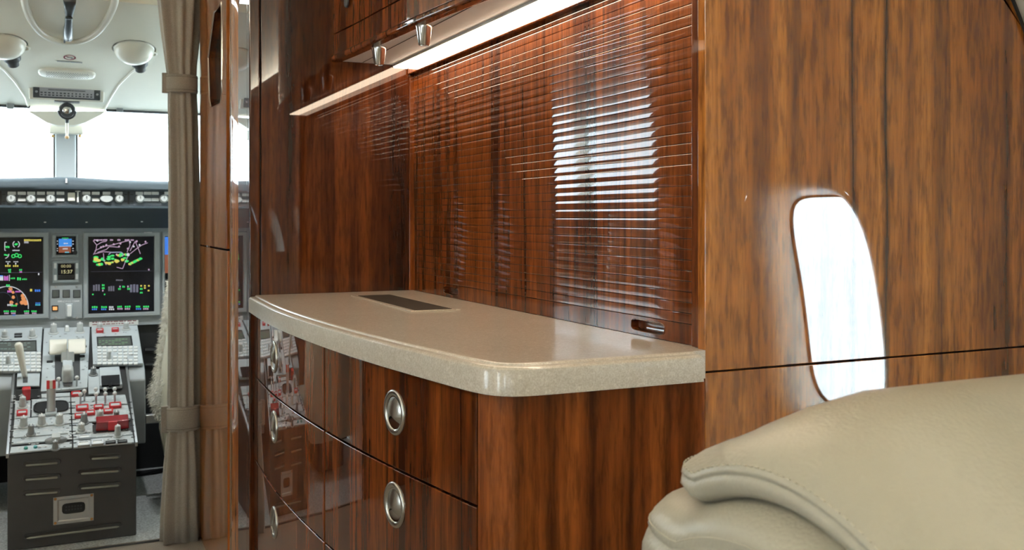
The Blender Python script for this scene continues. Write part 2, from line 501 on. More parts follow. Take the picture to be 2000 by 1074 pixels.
# ---- bulkhead between galley and cabin (faces the camera)
XC = .828
ZS = .8335
root = thing('wall_bulkhead', 'tall glossy golden walnut bulkhead right of the galley counter', None, (1.2, YB, 0)); root['kind'] = 'structure'
def bulk_panel(name, z0, z1, x0, y0=YB, y1=YB + .018):
    N = 14
    pts = [Vector((x0, y0, z0))]
    for k in range(N + 1):
        z = z0 + (z1 - z0) * k / N
        pts.append(Vector((hullx(z) + .006, y0, z)))
    pts.append(Vector((x0, y0, z1)))
    mb = MB(); mb.prism(pts, (0, y1 - y0, 0))
    return part(name, mb, M['wood_bulk'], root, bevel=.0012)
bulk_panel('upper_panel', ZS + .0012, 2.05, XC)
bulk_panel('lower_panel', 0, ZS - .0012, XC)
mb = MB(); mb.box(XC + .004, 1.45, YB + .019, YB + .03, .01, 2.0)
part('core', mb, M['dark_gap'], root)
mb = MB(); mb.box(XC + .002, XC + .014, YB + .0185, 1.1665, .8656, 2.05)
part('corner_post', mb, M['wood_dark'], root, bevel=.002)
# trim where bulkhead meets sidewall
pts = []
for k in range(26):
    z = .02 + 1.9 * k / 25
    pts.append((hullx(z) - .006, YB - .004, z))
mb = MB(); mb.tube(pts, .003, 6)
struct('trim_1', mb, M['dark_gap'], smooth=True)

# ---- forward partition of the galley
YP = 2.41
mb = MB(); mb.box(.4485, 1.2, YP, YP + .03, 0, 2.15)
o = struct('wall_forward', mb, M['wood_dark'], bevel=.0015)
tag(o, 'dark glossy walnut partition at the forward end of the galley')
mb = MB(); mb.box(.4195, .4455, YP - .002, YP + .03, .0, 2.15)
o = struct('trim_2', mb, M['wood_dark'], bevel=.004, seg=3)
mb = MB(); mb.box(.4445, .4495, YP + .004, YP + .028, 0, 2.15)
struct('trim_3', mb, M['dark_gap'])

# ================================================================== GALLEY
# counter front line, measured on the counter plane
FRONT = [(.4185, 2.409), (.413, 2.29), (.408, 2.16), (.4065, 2.04), (.409, 1.92), (.4145, 1.80), (.422, 1.68), (.4325, 1.56), (.446, 1.44), (.4615, 1.33), (.476, 1.235)]
CORNER = [(.4835, 1.19), (.490, 1.160), (.498, 1.139), (.510, 1.123), (.527, 1.113), (.555, 1.1085), (.60, 1.1075), (.70, 1.107), (.800, 1.1065)]
def smooth_path(pts, sub=4):
    out = []
    P = [Vector((p[0], p[1], 0)) for p in pts]
    for i in range(len(P) - 1):
        a = P[max(i - 1, 0)]; b_ = P[i]; c = P[i + 1]; d = P[min(i + 2, len(P) - 1)]
        for k in range(sub):
            t_ = k / sub
            out.append(.5 * ((2 * b_) + (-a + c) * t_ + (2 * a - 5 * b_ + 4 * c - d) * t_ ** 2 + (-a + 3 * b_ - 3 * c + d) * t_ ** 3))
    out.append(P[-1]); return out
PATH = smooth_path(FRONT + CORNER, 4)
def offset_path(path, d, ymax=None, xmax=None):
    out = []
    for i, p in enumerate(path):
        a = path[max(i - 1, 0)]; b_ = path[min(i + 1, len(path) - 1)]
        t_ = (b_ - a).normalized(); nrm = Vector((-t_.y, t_.x, 0))     # points into the cabinet
        q = p + nrm * d
        if ymax is not None: q.y = min(q.y, ymax)
        if xmax is not None: q.x = min(q.x, xmax)
        out.append(q)
    return out
ct = thing('countertop', 'speckled beige stone countertop with curved front and raised rim', 'countertop', (.63, 1.75, .823))
rg = []
for off, z in ((.0, .8255), (0, .8545), (.0012, .8587), (.0042, .8614), (.008, .8621), (.0135, .8621), (.0146, .8624), (.0156, .8639), (.0168, .8648), (.0195, .8652), (.024, .8652)):
    pth = offset_path(PATH, off)
    pth[0].y = 2.409; pth[-1].x = .8085 - min(off, .003)
    ring = [Vector((p.x, p.y, z)) for p in pth]
    zb_ = z
    ring += [Vector((pth[-1].x, 1.1285, z)), Vector((.8272, 1.1285, zb_)), Vector((.8276, 1.1487, zb_)), Vector((.8376, 1.1487, zb_)), Vector((.8376, 2.409, zb_))]
    rg.append(ring)
mb = MB(); mb.rings(rg, True, True)
part('slab', mb, M['stone'], ct, smooth=32)
# vent grille set into the counter
gx0, gx1, gy0, gy1, gz = .650, .729, 1.852, 2.268, .8652
mb = MB()
mb.box(gx0 - .014, gx0 - .002, gy0 - .012, gy1 + .012, gz, gz + .0022); mb.box(gx1 + .002, gx1 + .014, gy0 - .012, gy1 + .012, gz, gz + .0022)
mb.box(gx0 - .002, gx1 + .002, gy0 - .012, gy0 - .002, gz, gz + .0022); mb.box(gx0 - .002, gx1 + .002, gy1 + .002, gy1 + .012, gz, gz + .0022)
part('grille_frame', mb, M['stone'], ct, bevel=.001)
mb = MB(); mb.box(gx0 - .002, gx1 + .002, gy0 - .002, gy1 + .002, gz - .0003, gz + .0004)
part('grille_well', mb, M['dark_gap'], ct)
g0 = None
M['grille'] = pbr('dark_bronze_grille', (.045, .032, .022), .5)
NB = 40
for k in range(NB):
    y = gy0 + (gy1 - gy0) * (k + .5) / NB
    if g0 is None:
        mb = MB(); mb.box(gx0, gx1, y - .0028, y + .0028, gz + .0005, gz + .0024)
        g0 = part('grille_bar', mb, M['grille'], ct)
        yk = y
    else:
        clone(g0, ct, (0, y - yk, 0))

# ---- base cabinet
gc = thing('galley_cabinet', 'curved glossy red-brown walnut galley cabinet with drawers under the stone counter', 'cabinet', (.65, 1.77, 0))
BP = offset_path(PATH, .030)
BP = [p for p in BP if p.y <= 2.405 and p.x <= .8]
zc_ = .8225
def body_ring(z, off):
    pth = offset_path(PATH, off)
    pth[0].y = 2.406
    r_ = [Vector((p.x, max(p.y, YB), z)) for p in pth]
    r_[-1].x = .80
    return r_ + [Vector((XC - .002, YB, z)), Vector((XC - .002, 2.406, z))]
mb = MB(); mb.rings([body_ring(0.0, .034), body_ring(zc_, .034)], True, True)
part('carcass', mb, M['dark_gap'], gc)
# end panel wrapping the rounded corner, flush with the bulkhead
outer = [p for p in offset_path(PATH, .014) if p.y < 1.176 or p.x > .52]
cpts = [(.4975, 1.172), (.501, 1.158), (.508, 1.146), (.519, 1.137), (.533, 1.132), (.55, YB), (.62, YB), (.72, YB), (XC - .001, YB)]
cin = [(.5105, 1.174), (.513, 1.163), (.5185, 1.154), (.527, 1.147), (.538, 1.143), (.55, YB + .012), (.62, YB + .012), (.72, YB + .012), (XC - .001, YB + .012)]
ring = cpts + cin[::-1]
mb = MB(); mb.rings([[Vector((x, y, 0)) for x, y in ring], [Vector((x, y, zc_)) for x, y in ring]])
part('end_panel', mb, M['wood_end'], gc, smooth=40)
# drawers following the curve
ZD = [.823, .672, .472, .262, .10]
def front_at(y, off):
    best = offset_path(PATH, off)
    best = [p for p in best if p.x < .52 and p.y > 1.12]
    best.sort(key=lambda p: p.y)
    for a, b_ in zip(best, best[1:]):
        if a.y <= y <= b_.y:
            f = (y - a.y) / max(b_.y - a.y, 1e-9); return a.x + (b_.x - a.x) * f
    return best[0].x if y < best[0].y else best[-1].x
def drawer(y0, y1, z0, z1, hy, hz):
    N = 18; th = .016
    ys = [y0 + (y1 - y0) * k / N for k in range(N + 1)]
    def sect(z):
        fr = [Vector((front_at(y, .012), y, z)) for y in ys]
        return fr + [p + Vector((th, 0, 0)) for p in reversed(fr)]
    mb = MB(); mb.rings([sect(z0 + .0016), sect(z1 - .0016)])
    d = part('drawer', mb, M['wood_galley'], gc, bevel=.0018, seg=3)
    # round flush cup pull
    e = .01
    tx = Vector((front_at(hy + e, .012) - front_at(hy - e, .012), 2 * e, 0)).normalized()
    nrm = Vector((-tx.y, tx.x, 0))          # outwards, to the aisle
    if nrm.x > 0: nrm = -nrm
    c_ = Vector((front_at(hy, .012), hy, hz)) - nrm * .0005
    root = d
    R = .0345
    mb = MB(); mb.lathe(c_, tx, ZV, nrm, [(R, 0), (R, .0014), (R - .0015, .003), (R - .0045, .0034), (R - .008, .0024), (R - .0095, .001), (R - .0095, .0002)], 40, True, False)
    part('pull_ring', mb, M['steel'], root, smooth=50)
    # dished cup
    mb = MB(); mb.lathe(c_ + nrm * .0006, tx, ZV, nrm, [(.025, .0004), (.022, .0001), (.012, -.00002), (.0005, -.00003)], 32, False, True)
    part('pull_cup', mb, M['chrome'], root, smooth='all')
    # thumb shield over the upper part of the cup
    rg = []
    for j in range(9):
        f = j / 8
        row = []
        for i in range(25):
            a = math.pi * (-.2 + 1.4 * i / 24)
            x = .0235 * math.cos(a) * (1 - f); z = .0235 * math.sin(a) * (1 - f) - .004 * f
            hgt = .0012 + .0052 * math.sin(f * math.pi / 2) ** .8
            row.append(c_ + tx * x + ZV * z + nrm * hgt)
        rg.append(row)
    mb = MB(); mb.rings(rg, False, False, closed=False)
    part('pull_shield', mb, M['steel'], root, smooth='all')
    return d
HZS = [.755, .605, .400, .19]
for k in range(4):
    drawer(1.722, 2.402, ZD[k + 1], ZD[k], 2.105, HZS[k])
    drawer(1.179, 1.716, ZD[k + 1], ZD[k], 1.412, [.757, .617, .41, .19][k])
mb = MB(); mb.rings([body_ring(0, .06), body_ring(.095, .06)])
part('plinth', mb, M['black'], gc)

# ---- tambour shutter
XT = .838
td = thing('tambour_shutter', 'glossy walnut roll-up tambour shutter behind the stone counter', 'shutter', (XT, 1.79, .862))
PITCH = .01563
def slat_prof(h):
    r = .0014; g = .0001; out = [(.0016, g)]
    for k in range(7):
        a = math.pi / 2 * k / 6; out.append((r - r * math.sin(a), g + r - r * math.cos(a)))
    for k in range(7):
        a = math.pi / 2 * k / 6; out.append((r - r * math.cos(a), h - g - r + r * math.sin(a)))
    return out + [(.0016, h - g)]
y0, y1 = 1.1675, 2.4
z0 = .896
base_slat = None
for k in range(35):
    z = z0 + k * PITCH
    if base_slat is None:
        pr = slat_prof(PITCH)
        mb = MB(); mb.rings([[Vector((XT + x, y, z + q)) for x, q in pr] for y in (y0, y1)])
        base_slat = part('slat', mb, M['wood_galley'], td, smooth=8)
    else:
        clone(base_slat, td, (0, 0, z - z0))
mb = MB(); mb.box(XT + .0017, XT + .008, y0, y1, .8965, 1.446)
part('backing', mb, M['dark_gap'], td)
# bottom rail with two finger pulls
mb = MB()
cells = [(1.236, 1.350, 1.293), (2.078, 2.192, 2.135)]
for ya, yb in ((1.1675, 1.236), (1.350, 2.078), (2.192, 2.4)):
    mb.quad((XT, ya, .8660), (XT, yb, .8660), (XT, yb, .8955), (XT, ya, .8955))
zl, zh = .8660, .8955
pulls = []
for ya, yb, yc in cells:
    lp = [(yc + p[0], .8815 + p[1]) for p in superloop(.047, .0085, 5, 48)]
    lp = hole_cell(mb, lp, (ya, yb, zl, zh), lambda a, b_: Vector((XT, a, b_)), 3)
    pulls.append(lp)
mb.box(XT + .0001, XT + .003, y0, y1, zh - .0012, zh)
part('bottom_rail', mb, M['wood_galley'], td)
for lp in pulls:
    cy = sum(p[0] for p in lp) / len(lp); cz = sum(p[1] for p in lp) / len(lp)
    mb = MB()
    L = lambda f, dx: [Vector((XT + dx, cy + (p[0] - cy) * f, cz + (p[1] - cz) * (1 - (1 - f) * 5))) for p in lp]
    mb.rings([L(1.03, -.0001), L(1.02, -.0012), L(1.0, -.0014), L(.985, .0004), L(.98, .012), L(.9, .0135)], False, True)
    part('finger_pull', mb, M['wood_dark'], td, smooth=60)
mb = MB(); mb.box(.822, XT + .003, y0, y1 + .004, 1.425, 1.4465)
part('header_rail', mb, M['wood_galley'], td, bevel=.003)
mb = MB(); mb.box(.826, XT + .004, 2.4005, 2.4088, .8656, 1.425)
part('side_channel', mb, M['wood_galley'], td, bevel=.002)

# ---- overhead cabinet
oc = thing('overhead_cabinet', 'curved walnut overhead cabinet above the galley counter', 'cabinet', (.72, 1.7, 1.447))
UP = smooth_path([(.6255, 2.408), (.6365, 2.27), (.6445, 2.13), (.6515, 1.99), (.660, 1.85), (.671, 1.73), (.683, 1.62), (.697, 1.50), (.712, 1.38), (.728, 1.26), (.742, 1.17)], 3)
def up_off(d):
    return offset_path(UP, d, ymax=2.408)
def up_band(name, mat, z0, z1, off=0, th=.02, bev=.0015):
    a = up_off(off); b_ = up_off(off + th)
    for q in (a, b_): q[0].y = 2.408
    mb = MB(); mb.rings([[Vector((p.x, p.y, z)) for p in a] + [Vector((p.x, p.y, z)) for p in reversed(b_)] for z in (z0, z1)])
    return part(name, mb, mat, oc, bevel=bev, seg=3)
up_band('bottom_rail', M['wood_galley'], 1.4625, 1.5125)
up_band('bullnose', M['wood_galley'], 1.4455, 1.462, -.006, .03, .006)
dr = up_band('door', M['wood_galley'], 1.5155, 2.08)
up_band('inner_frame', M['dark_gap'], 1.47, 2.06, .021, .01)
ip = up_off(.022)
ring = [Vector((p.x, p.y, 1.4485)) for p in ip] + [Vector((.836, 1.17, 1.4485)), Vector((.836, 2.408, 1.4485))]
mb = MB(); mb.rings([ring, [v + Vector((0, 0, .006)) for v in ring]])
part('underside', mb, M['under'], oc)
mb = MB(); mb.box(.70, .702, 1.2, 2.40, 1.4478, 1.4484)
part('seam', mb, M['dark_gap'], oc)
p0 = on(679, 4, 0, .632)
mb = MB(); nrm = Vector((-1, 0, 0)); mb.lathe(p0 + nrm * .0005, YV, ZV, nrm, [(.0135, 0), (.0135, .004), (.011, .006), (.010, .005)], 24)
part('push_lock', mb, M['dark'], oc, smooth=50)
# led strip under the cabinet
ls = thing('led_strip', 'bright warm white light strip along the tambour top under the overhead cabinet', 'light', (.80, 1.79, 1.44))
mb = MB(); mb.box(.781, .8215, 1.17, 2.406, 1.443, 1.4484)
part('channel', mb, M['alloy'], ls, bevel=.001)
mb = MB(); mb.box(.784, .819, 1.172, 2.404, 1.4405, 1.4429)
part('diffuser', mb, M['led'], ls)
# conical spouts
for (X, Y), lab in (((.672, 2.170), 'tapered chrome spout under the overhead cabinet, further from the camera'), ((.680, 1.886), 'tapered chrome spout under the overhead cabinet, nearer the camera')):
    sp = thing('tapered_spout', lab, 'spout', (X, Y, 1.406), 'spouts under the overhead cabinet')
    mb = MB(); mb.lathe((X, Y, 1.448), XV, YV, -ZV, [(.0178, 0), (.0178, .003), (.0166, .007), (.0112, .0405), (.0106, .0415), (.0090, .0415), (.0086, .038)], 28)
    part('cone', mb, M['chrome'], sp, smooth=40)
    mb = MB(); mb.lathe((X, Y, 1.4102), XV, YV, -ZV, [(.0087, 0), (.0087, .0012)], 20)
    part('tip', mb, M['dark'], sp)

# ================================================================== CLOSET WALL AND CURTAIN
cl = thing('closet', 'tall glossy striped walnut closet beside the cockpit curtain', 'closet', (.45, 2.88, 0))
XW = .42
hexa = [(2.855, 1.667), (3.003, 1.667), (3.128, 1.55), (3.10, 1.418), (3.066, 1.388), (2.872, 1.381), (2.848, 1.41), (2.848, 1.60)]
def dense(poly, n):
    out = []
    for i in range(len(poly)):
        a, b_ = poly[i], poly[(i + 1) % len(poly)]
        for k in range(n): out.append((a[0] + (b_[0] - a[0]) * k / n, a[1] + (b_[1] - a[1]) * k / n))
    return out
mb = MB()
lp = hole_cell(mb, dense(hexa, 5), (2.765, 3.318, 1.28, 1.78), lambda a, b_: Vector((XW, a, b_)), 2)
mb.quad((XW, 2.765, .968), (XW, 3.318, .968), (XW, 3.318, 1.28), (XW, 2.765, 1.28))
mb.quad((XW, 2.765, 1.78), (XW, 3.318, 1.78), (XW, 3.318, 2.15), (XW, 2.765, 2.15))
mb.quad((XW, 2.765, .968), (XW, 2.765, 2.15), (XW + .018, 2.765, 2.15), (XW + .018, 2.765, .968))
ud = part('upper_door', mb, M['wood_closet'], cl)
cy = sum(p[0] for p in lp) / len(lp); cz = sum(p[1] for p in lp) / len(lp)
L = lambda f, dx: [Vector((XW + dx, cy + (p[0] - cy) * f, cz + (p[1] - cz) * f)) for p in lp]
mb = MB(); mb.rings([L(1.0, .0), L(1.0, .022)], False, False)
part('recess_wall', mb, M['wood_dark'], ud)
mb = MB(); mb.rings([L(1.012, -.0002), L(1.008, -.0018), L(.995, -.0018), L(.985, .002)], False, False)
part('recess_rim', mb, M['chrome'], ud, smooth=40)
mb = MB(); mb.rings([L(1.0, .0221), L(1.0, .026)])
part('mirror_plate', mb, pbr('smoked_mirror', (.16, .145, .12), .08, .8), ud)
mb = MB(); mb.box(XW - .0005, XW + .018, 2.74, 3.318, .01, .963)
part('lower_door', mb, M['wood_closet'], cl, bevel=.0015)
# convex end post
def halfpost(ya, yb, bulge, z0, z1, n=14):
    fr = []
    for k in range(n + 1):
        f = k / n
        fr.append((XW + .006 - bulge * math.sin(math.pi * f) ** .7, ya + (yb - ya) * f))
    ring = fr + [(XW + .03, yb), (XW + .03, ya)]
    return MB().rings([[Vector((x, y, z0)) for x, y in ring], [Vector((x, y, z1)) for x, y in ring]])
part('end_post', halfpost(2.575, 2.738, .010, 0, 2.15), M['wood_closet'], cl, smooth=50)
mb = MB(); mb.box(XW, XW + .02, 2.441, 2.572, 0, 2.15)
part('side_panel', mb, M['wood_dark'], cl, bevel=.002)
mb = MB(); mb.box(XW + .031, XW + .05, 2.441, 3.318, 0, 2.15)
part('carcass', mb, M['dark_gap'], cl)
# door frame of the cockpit
mb = MB(); mb.box(.424, .442, 3.3215, 3.352, 0, 2.2)
struct('trim_4', mb, M['dark'], bevel=.002)
def part_wall(x0, x1):
    N = 12; pts = []
    inner = x0 if abs(x0) < abs(x1) else x1; s_ = 1 if inner > 0 else -1
    pts.append(Vector((inner, YD + .0, 0)))
    for k in range(N + 1):
        z = 2.0 * k / N; pts.append(Vector((hullx(z, s_) + s_ * .02, YD, z)))
    pts.append(Vector((inner, YD, 2.0)))
    return MB().prism(pts, (0, .03, 0))
struct('wall_cockpit_right', part_wall(.45, 1.6), M['panel_grey'])
struct('wall_cockpit_left', part_wall(-.55, -1.6), M['wood_dark'])
pts = [Vector((FX + FR * math.cos(a), YD, FZ + FR * math.sin(a))) for a in [math.asin((1.95 - FZ) / FR) + (math.pi - 2 * math.asin((1.95 - FZ) / FR)) * k / 16 for k in range(17)]]
struct('wall_header', MB().prism(pts + [Vector((-.9, YD, 1.80)), Vector((.9, YD, 1.80))], (0, .03, 0)), M['cream'])

def curtain(name, label, xc, yc, flip=1, side_w=1.0):
    ct_ = thing(name, label, 'curtain', (xc, yc, 0), 'cockpit door curtains')
    ZR = [(-.0, .060, 0), (.1, .058, 0), (.25, .052, .002), (.34, .045, .003), (.40, .0415, .003), (.46, .0435, .003), (.6, .043, .004), (.8, .0425, .004), (1.0, .042, .004), (1.2, .041, .003), (1.38, .040, 0), (1.46, .038, -.002), (1.50, .0375, -.003), (1.56, .042, -.006), (1.66, .052, -.008), (1.80, .064, -.010), (1.92, .074, -.012)]
    rg = []; NN = 120
    for z, a, dx in ZR:
        row = []
        for i in range(NN):
            q = 2 * math.pi * i / NN
            pl = 1 + .13 * math.sin(5 * q + .9 + .25 * math.sin(z * 2)) + .11 * math.sin(8 * q + 2.1 - .2 * z) + .07 * math.sin(13 * q + 1.3 + .4 * z)
            row.append(Vector((xc + flip * dx + a * 1.02 * pl * math.cos(q), yc + a * .75 * pl * math.sin(q), max(z, .003))))
        rg.append(row)
    part('fabric', MB().rings(rg), M['curtain'], ct_, smooth='all')
    for z0, z1, a in ((1.462, 1.520, .0445), (.362, .440, .0475)):
        rg = []
        for z, e in ((z0, .0), (z0 + .002, .002), (z1 - .002, .002), (z1, 0)):
            rg.append([Vector((xc - flip * (.002 if z0 > 1 else -.002) + (a + .005 + e) * 1.02 * math.cos(2 * math.pi * i / 48), yc + (a + .005 + e) * .8 * math.sin(2 * math.pi * i / 48), z)) for i in range(48)])
        b = part('tie_band', MB().rings(rg), M['curtain'], ct_, smooth='all')
        for z in (z0 + .008, z1 - .008):
            mb = MB(); mb.tube([Vector((xc - flip * (.002 if z0 > 1 else -.002) + (a + .0078) * 1.02 * math.cos(2 * math.pi * i / 40), yc + (a + .0078) * .8 * math.sin(2 * math.pi * i / 40), z)) for i in range(40)], .0007, 4, True)
            part('stitching', mb, M['thread'], b)
        # folded end of the band
        x_e = xc - flip * (a + .006)
        mb = MB(); mb.box(x_e - .012, x_e + .012, yc - .018, yc - .010, z0 - .004, z1 + .004)
        part('band_end', mb, M['curtain'], b, bevel=.002)
    return ct_
curtain('door_curtain', 'taupe cockpit door curtain tied back against the walnut closet', .366, 3.345)

# ================================================================== COCKPIT
# shell
XSW = .92
def csw(side, name):
    mb = MB(); x = side * XSW
    mb.box(min(x, x + side * .03), max(x, x + side * .03), YD + .03, 5.2, -.05, 1.20)
    mb.box(min(x, x + side * .03), max(x, x + side * .03), YD + .03, 3.76, 1.20, 1.78)
    mb.box(min(x, x + side * .03), max(x, x + side * .03), 4.62, 4.72, 1.20, 1.50)
    mb.box(min(x, x + side * .03), max(x, x + side * .03), 3.76, 4.72, 1.545, 1.70)
    struct(name, mb, M['cream'])
csw(-1, 'wall_cockpit_port'); csw(1, 'wall_cockpit_starboard')
CM = -.295
CN = Vector((0, CM, -1)).normalized()           # ceiling normal, down and aft
CA = Vector((0, 3.3, 1.78))
CT = Vector((0, 1, CM)).normalized()
def cei(u, v): return on_plane(u, v, CA, CN)
mb = MB()
y_end = 4.275; zc0 = 1.78 + CM * (YD + .03 - 3.3); zc1 = 1.78 + CM * (y_end - 3.3)
mb.prism([Vector((-.95, YD + .03, zc0)), Vector((.95, YD + .03, zc0)), Vector((.95, y_end, zc1)), Vector((-.95, y_end, zc1))], (0, 0, .03))
struct('ceiling_cockpit', mb, M['cream'])
# windshield panes, posts and edge strips
for nm, xa, xb in (('window_21', -.95, -.006), ('window_22', .062, .95)):
    root = thing(nm, None, None, ((xa + xb) / 2, 4.4, 1.2)); root['kind'] = 'structure'
    mb = MB(); mb.prism([Vector((xa, 4.62, 1.16)), Vector((xb, 4.62, 1.16)), Vector((xb, 4.30, 1.50)), Vector((xa, 4.30, 1.50))], (0, .006, .006))
    part('pane', mb, M['glass'], root)
    mb = MB(); a, b_ = (xa, -.21 * 0 - .10) if xa < 0 else (.175, xb)
    mb.box(a, b_, y_end - .012, y_end + .012, zc1 - .006, zc1 + .02)
    part('top_seal', mb, M['dark'], root, bevel=.003)
for nm, x in (('window_23', -XSW), ('window_24', XSW)):
    root = thing(nm, None, None, (x, 4.2, 1.2)); root['kind'] = 'structure'
    mb = MB(); mb.box(x + .01, x + .014, 3.76, 4.62, 1.2, 1.545)
    part('pane', mb, M['glass'], root)
# centre post
yb_ = 4.36
p1 = on(107, 300, 1, yb_); p2 = on(149, 300, 1, yb_)
post = thing('windshield_post', 'pale grey centre post between the two windshields', 'post', ((p1.x + p2.x) / 2, yb_, 1.2))
mb = MB(); mb.box(p1.x, p2.x, yb_, yb_ + .06, 1.208, 1.50)
part('post_body', mb, pbr('post_grey', (.50, .54, .55), .5), post, bevel=.008, seg=3)
for sx in (p1.x - .006, p2.x - .001):
    mb = MB(); mb.box(sx, sx + .007, yb_ + .006, yb_ + .06, 1.208, 1.46)
    part('edge_seal', mb, M['black'], post)
q1 = on(96, 250, 1, 4.335); q2 = on(163, 250, 1, 4.335); zt = on(130, 236, 1, 4.335).z; zb = on(130, 262, 1, 4.335).z
mb = MB(); mb.box(q1.x, q2.x, 4.335, 4.40, zb, zt + .03)
part('collar', mb, M['cream_plastic'], post, bevel=.006, seg=3)
for uu in (103, 156):
    p = on(uu, 266, 1, 4.345); mb = MB(); mb.lathe(p, XV, ZV, -YV, [(.006, 0), (.006, .006), (.003, .010)], 12)
    part('collar_screw', mb, pbr('brass_screw', (.6, .38, .15), .35, .9), post, smooth=40)
# trapezoid end of the liner under the compass
lin = thing('liner_end', 'cream trapezoid trim of the cockpit ceiling above the centre post', 'ceiling trim', (.03, 4.3, 1.45))
pts = [on(u, v, 1, 4.262) for u, v in ((54, 217), (206, 217), (198, 224), (166, 240), (146, 245), (112, 245), (92, 240), (66, 224))]
mb = MB(); mb.prism(pts, (0, .06, 0)); part('trim_body', mb, M['cream_plastic'], lin, bevel=.003)
# seams of the liner (raised beads running out from the liner end)
for k, pl in enumerate((((57, 216), (50, 190), (30, 160), (8, 136), (-30, 110)), ((203, 216), (215, 192), (232, 165), (255, 142), (275, 128)))):
    pts = [cei(u, v) for u, v in smooth_path_px] if False else [cei(u, v) + CN * .001 for u, v in pl]
    mb = MB(); mb.tube(pts, .004, 8)
    struct('trim_%d' % (5 + k), mb, M['cream_plastic'], smooth=True)
mb = MB()
# oval recess rim with the dark handle
rec = thing('ceiling_recess', 'oval moulded recess in the cockpit ceiling around the dark handle', 'ceiling recess', (.025, 3.5, 1.72))
ring_px = [(48, -60), (46, -20), (50, 10), (62, 40), (80, 62), (105, 76), (136, 81), (166, 76), (190, 62), (208, 40), (222, 10), (227, -20), (226, -60)]
pts = [cei(u, v) for u, v in ring_px]
pts = [Vector(p) for p in pts]
sm = []
for i in range(len(pts) - 1):
    a = pts[max(i - 1, 0)]; b_ = pts[i]; c = pts[i + 1]; d = pts[min(i + 2, len(pts) - 1)]
    for k in range(5):
        t_ = k / 5
        sm.append(.5 * ((2 * b_) + (-a + c) * t_ + (2 * a - 5 * b_ + 4 * c - d) * t_ ** 2 + (-a + 3 * b_ - 3 * c + d) * t_ ** 3))
sm.append(pts[-1])
mb = MB(); mb.tube([p + CN * .001 for p in sm], .012, 10)
part('rim', mb, M['cream_plastic'], rec, smooth='all')
hd = thing('escape_handle', 'dark blue-grey grip handle hanging in the ceiling recess', 'handle', cei(134, 60))
def ceil_loft(pl, mat, name, parent, dn=.012):
    rg = []
    for u, v, wpx, h in pl:
        p = cei(u, v); r = wpx / 2 * p.dot(Vector((S, C, 0))) / F
        rg.append([p + CN * (h + r * .7 * math.sin(2 * math.pi * i / 16)) + XV * (r * math.cos(2 * math.pi * i / 16)) for i in range(16)])
    return part(name, MB().rings(rg), mat, parent, smooth='all')
gm = pbr('slate_grip', (.035, .045, .055), .35, coat=.3)
ceil_loft([(136, -12, 24, .02), (136, 2, 20, .025), (135, 14, 14, .03), (134, 25, 14, .035), (133, 40, 17, .035), (133, 54, 18, .03), (133, 65, 16, .022), (133, 69, 12, .016)], gm, 'grip', hd)
p = cei(135, 12) + CN * .04
mb = MB(); mb.lathe(p, XV, CT, CN, [(.010, 0), (.010, .004), (.007, .005)], 16); part('button', mb, M['black'], hd, smooth=40)
mb = MB(); p = cei(126, 60); mb.obox(p, XV, CT, CN, .006, .07, .03); part('trigger', mb, M['black'], hd, bevel=.002)
# eyeball lights
for (u, v), lab in (((262, 96), 'cream eyeball light on the cockpit ceiling beside the curtain'), ((8, 84), 'cream eyeball light on the cockpit ceiling at the left edge')):
    p = cei(u, v); el = thing('eyeball_light', lab, 'light', p, 'cockpit ceiling eyeball lights')
    r = .068
    prof = [(r * math.cos(a), .055 * math.sin(a)) for a in [math.pi / 2 * k / 10 for k in range(11)]]
    prof[-1] = (.0008, .055)
    mb = MB(); mb.lathe(p, XV, CT, CN, [(r + .006, 0)] + prof, 32, True, True); part('dome', mb, M['cream_plastic'], el, smooth='all')
    aim = (CN * .5 + CT * .9 + XV * .15).normalized()
    q = p + CN * .02 + CT * .045 + XV * .02
    mb = MB(); mb.cyl(q, aim, .030, .028, .02, 20); mb.cyl(q + aim * .02, aim, .02, .018, .025, 18); part('lamp_head', mb, M['dark'], el, smooth=40)
    ld = bpy.data.lights.new('cockpit_fill_spot', 'SPOT'); ld.energy = COCKPIT_FILL_WATTS; ld.spot_size = math.radians(120); ld.spot_blend = .8; ld.shadow_soft_size = .02  # spot added to brighten the cockpit, the fixture's own lens is dark
    lo = bpy.data.objects.new('cockpit_fill_spot', ld); COL.objects.link(lo); lo.parent = el
    dv = Vector((.03 - p.x, 3.95 - p.y, .45 - p.z)).normalized()
    lo.location = CN * .02 + CT * .045 + XV * .02 + aim * .06; lo.rotation_euler = dv.to_track_quat('-Z', 'Y').to_euler()
    # white socket lip
    mb = MB(); mb.tube([p + XV * (.055 + .022 * math.cos(a)) + CT * (.02 + .02 * math.sin(a)) + CN * .004 for a in [2 * math.pi * k / 16 for k in range(16)]], .004, 6, True)
    part('socket_lip', mb, M['cream_plastic'], el, smooth='all')
# no smoking sign
sg = thing('no_smoking_sign', 'small no smoking sign printed on the cockpit ceiling', 'sign', cei(136, 112))
p = cei(136, 112) + CN * .0008
def cring(p, r0, r1, n=32):
    mb = MB(); mb.rings([[p + XV * (r * math.cos(2 * math.pi * i / n)) + CT * (r * math.sin(2 * math.pi * i / n)) for i in range(n)] for r in (r0, r1)], False, False); return mb
mb = cring(p, .0155, .0205); mb.obox(p, (XV * .8 + CT * .6), (CT * .8 - XV * .6), CN, .034, .003, .0003); part('prohibition_ring', mb, M['print_red'], sg)
mb = MB(); mb.obox(p, XV, CT, CN, .018, .004, .0004); mb.obox(p + XV * .006 + CT * .008, XV, CT, CN, .003, .012, .0004); part('cigarette', mb, M['print_grey'], sg)
marks('small_print', 20, .082, .010, M['print_grey'], sg, cei(136, 120.5) + CN * .001, XV, CT, CN)
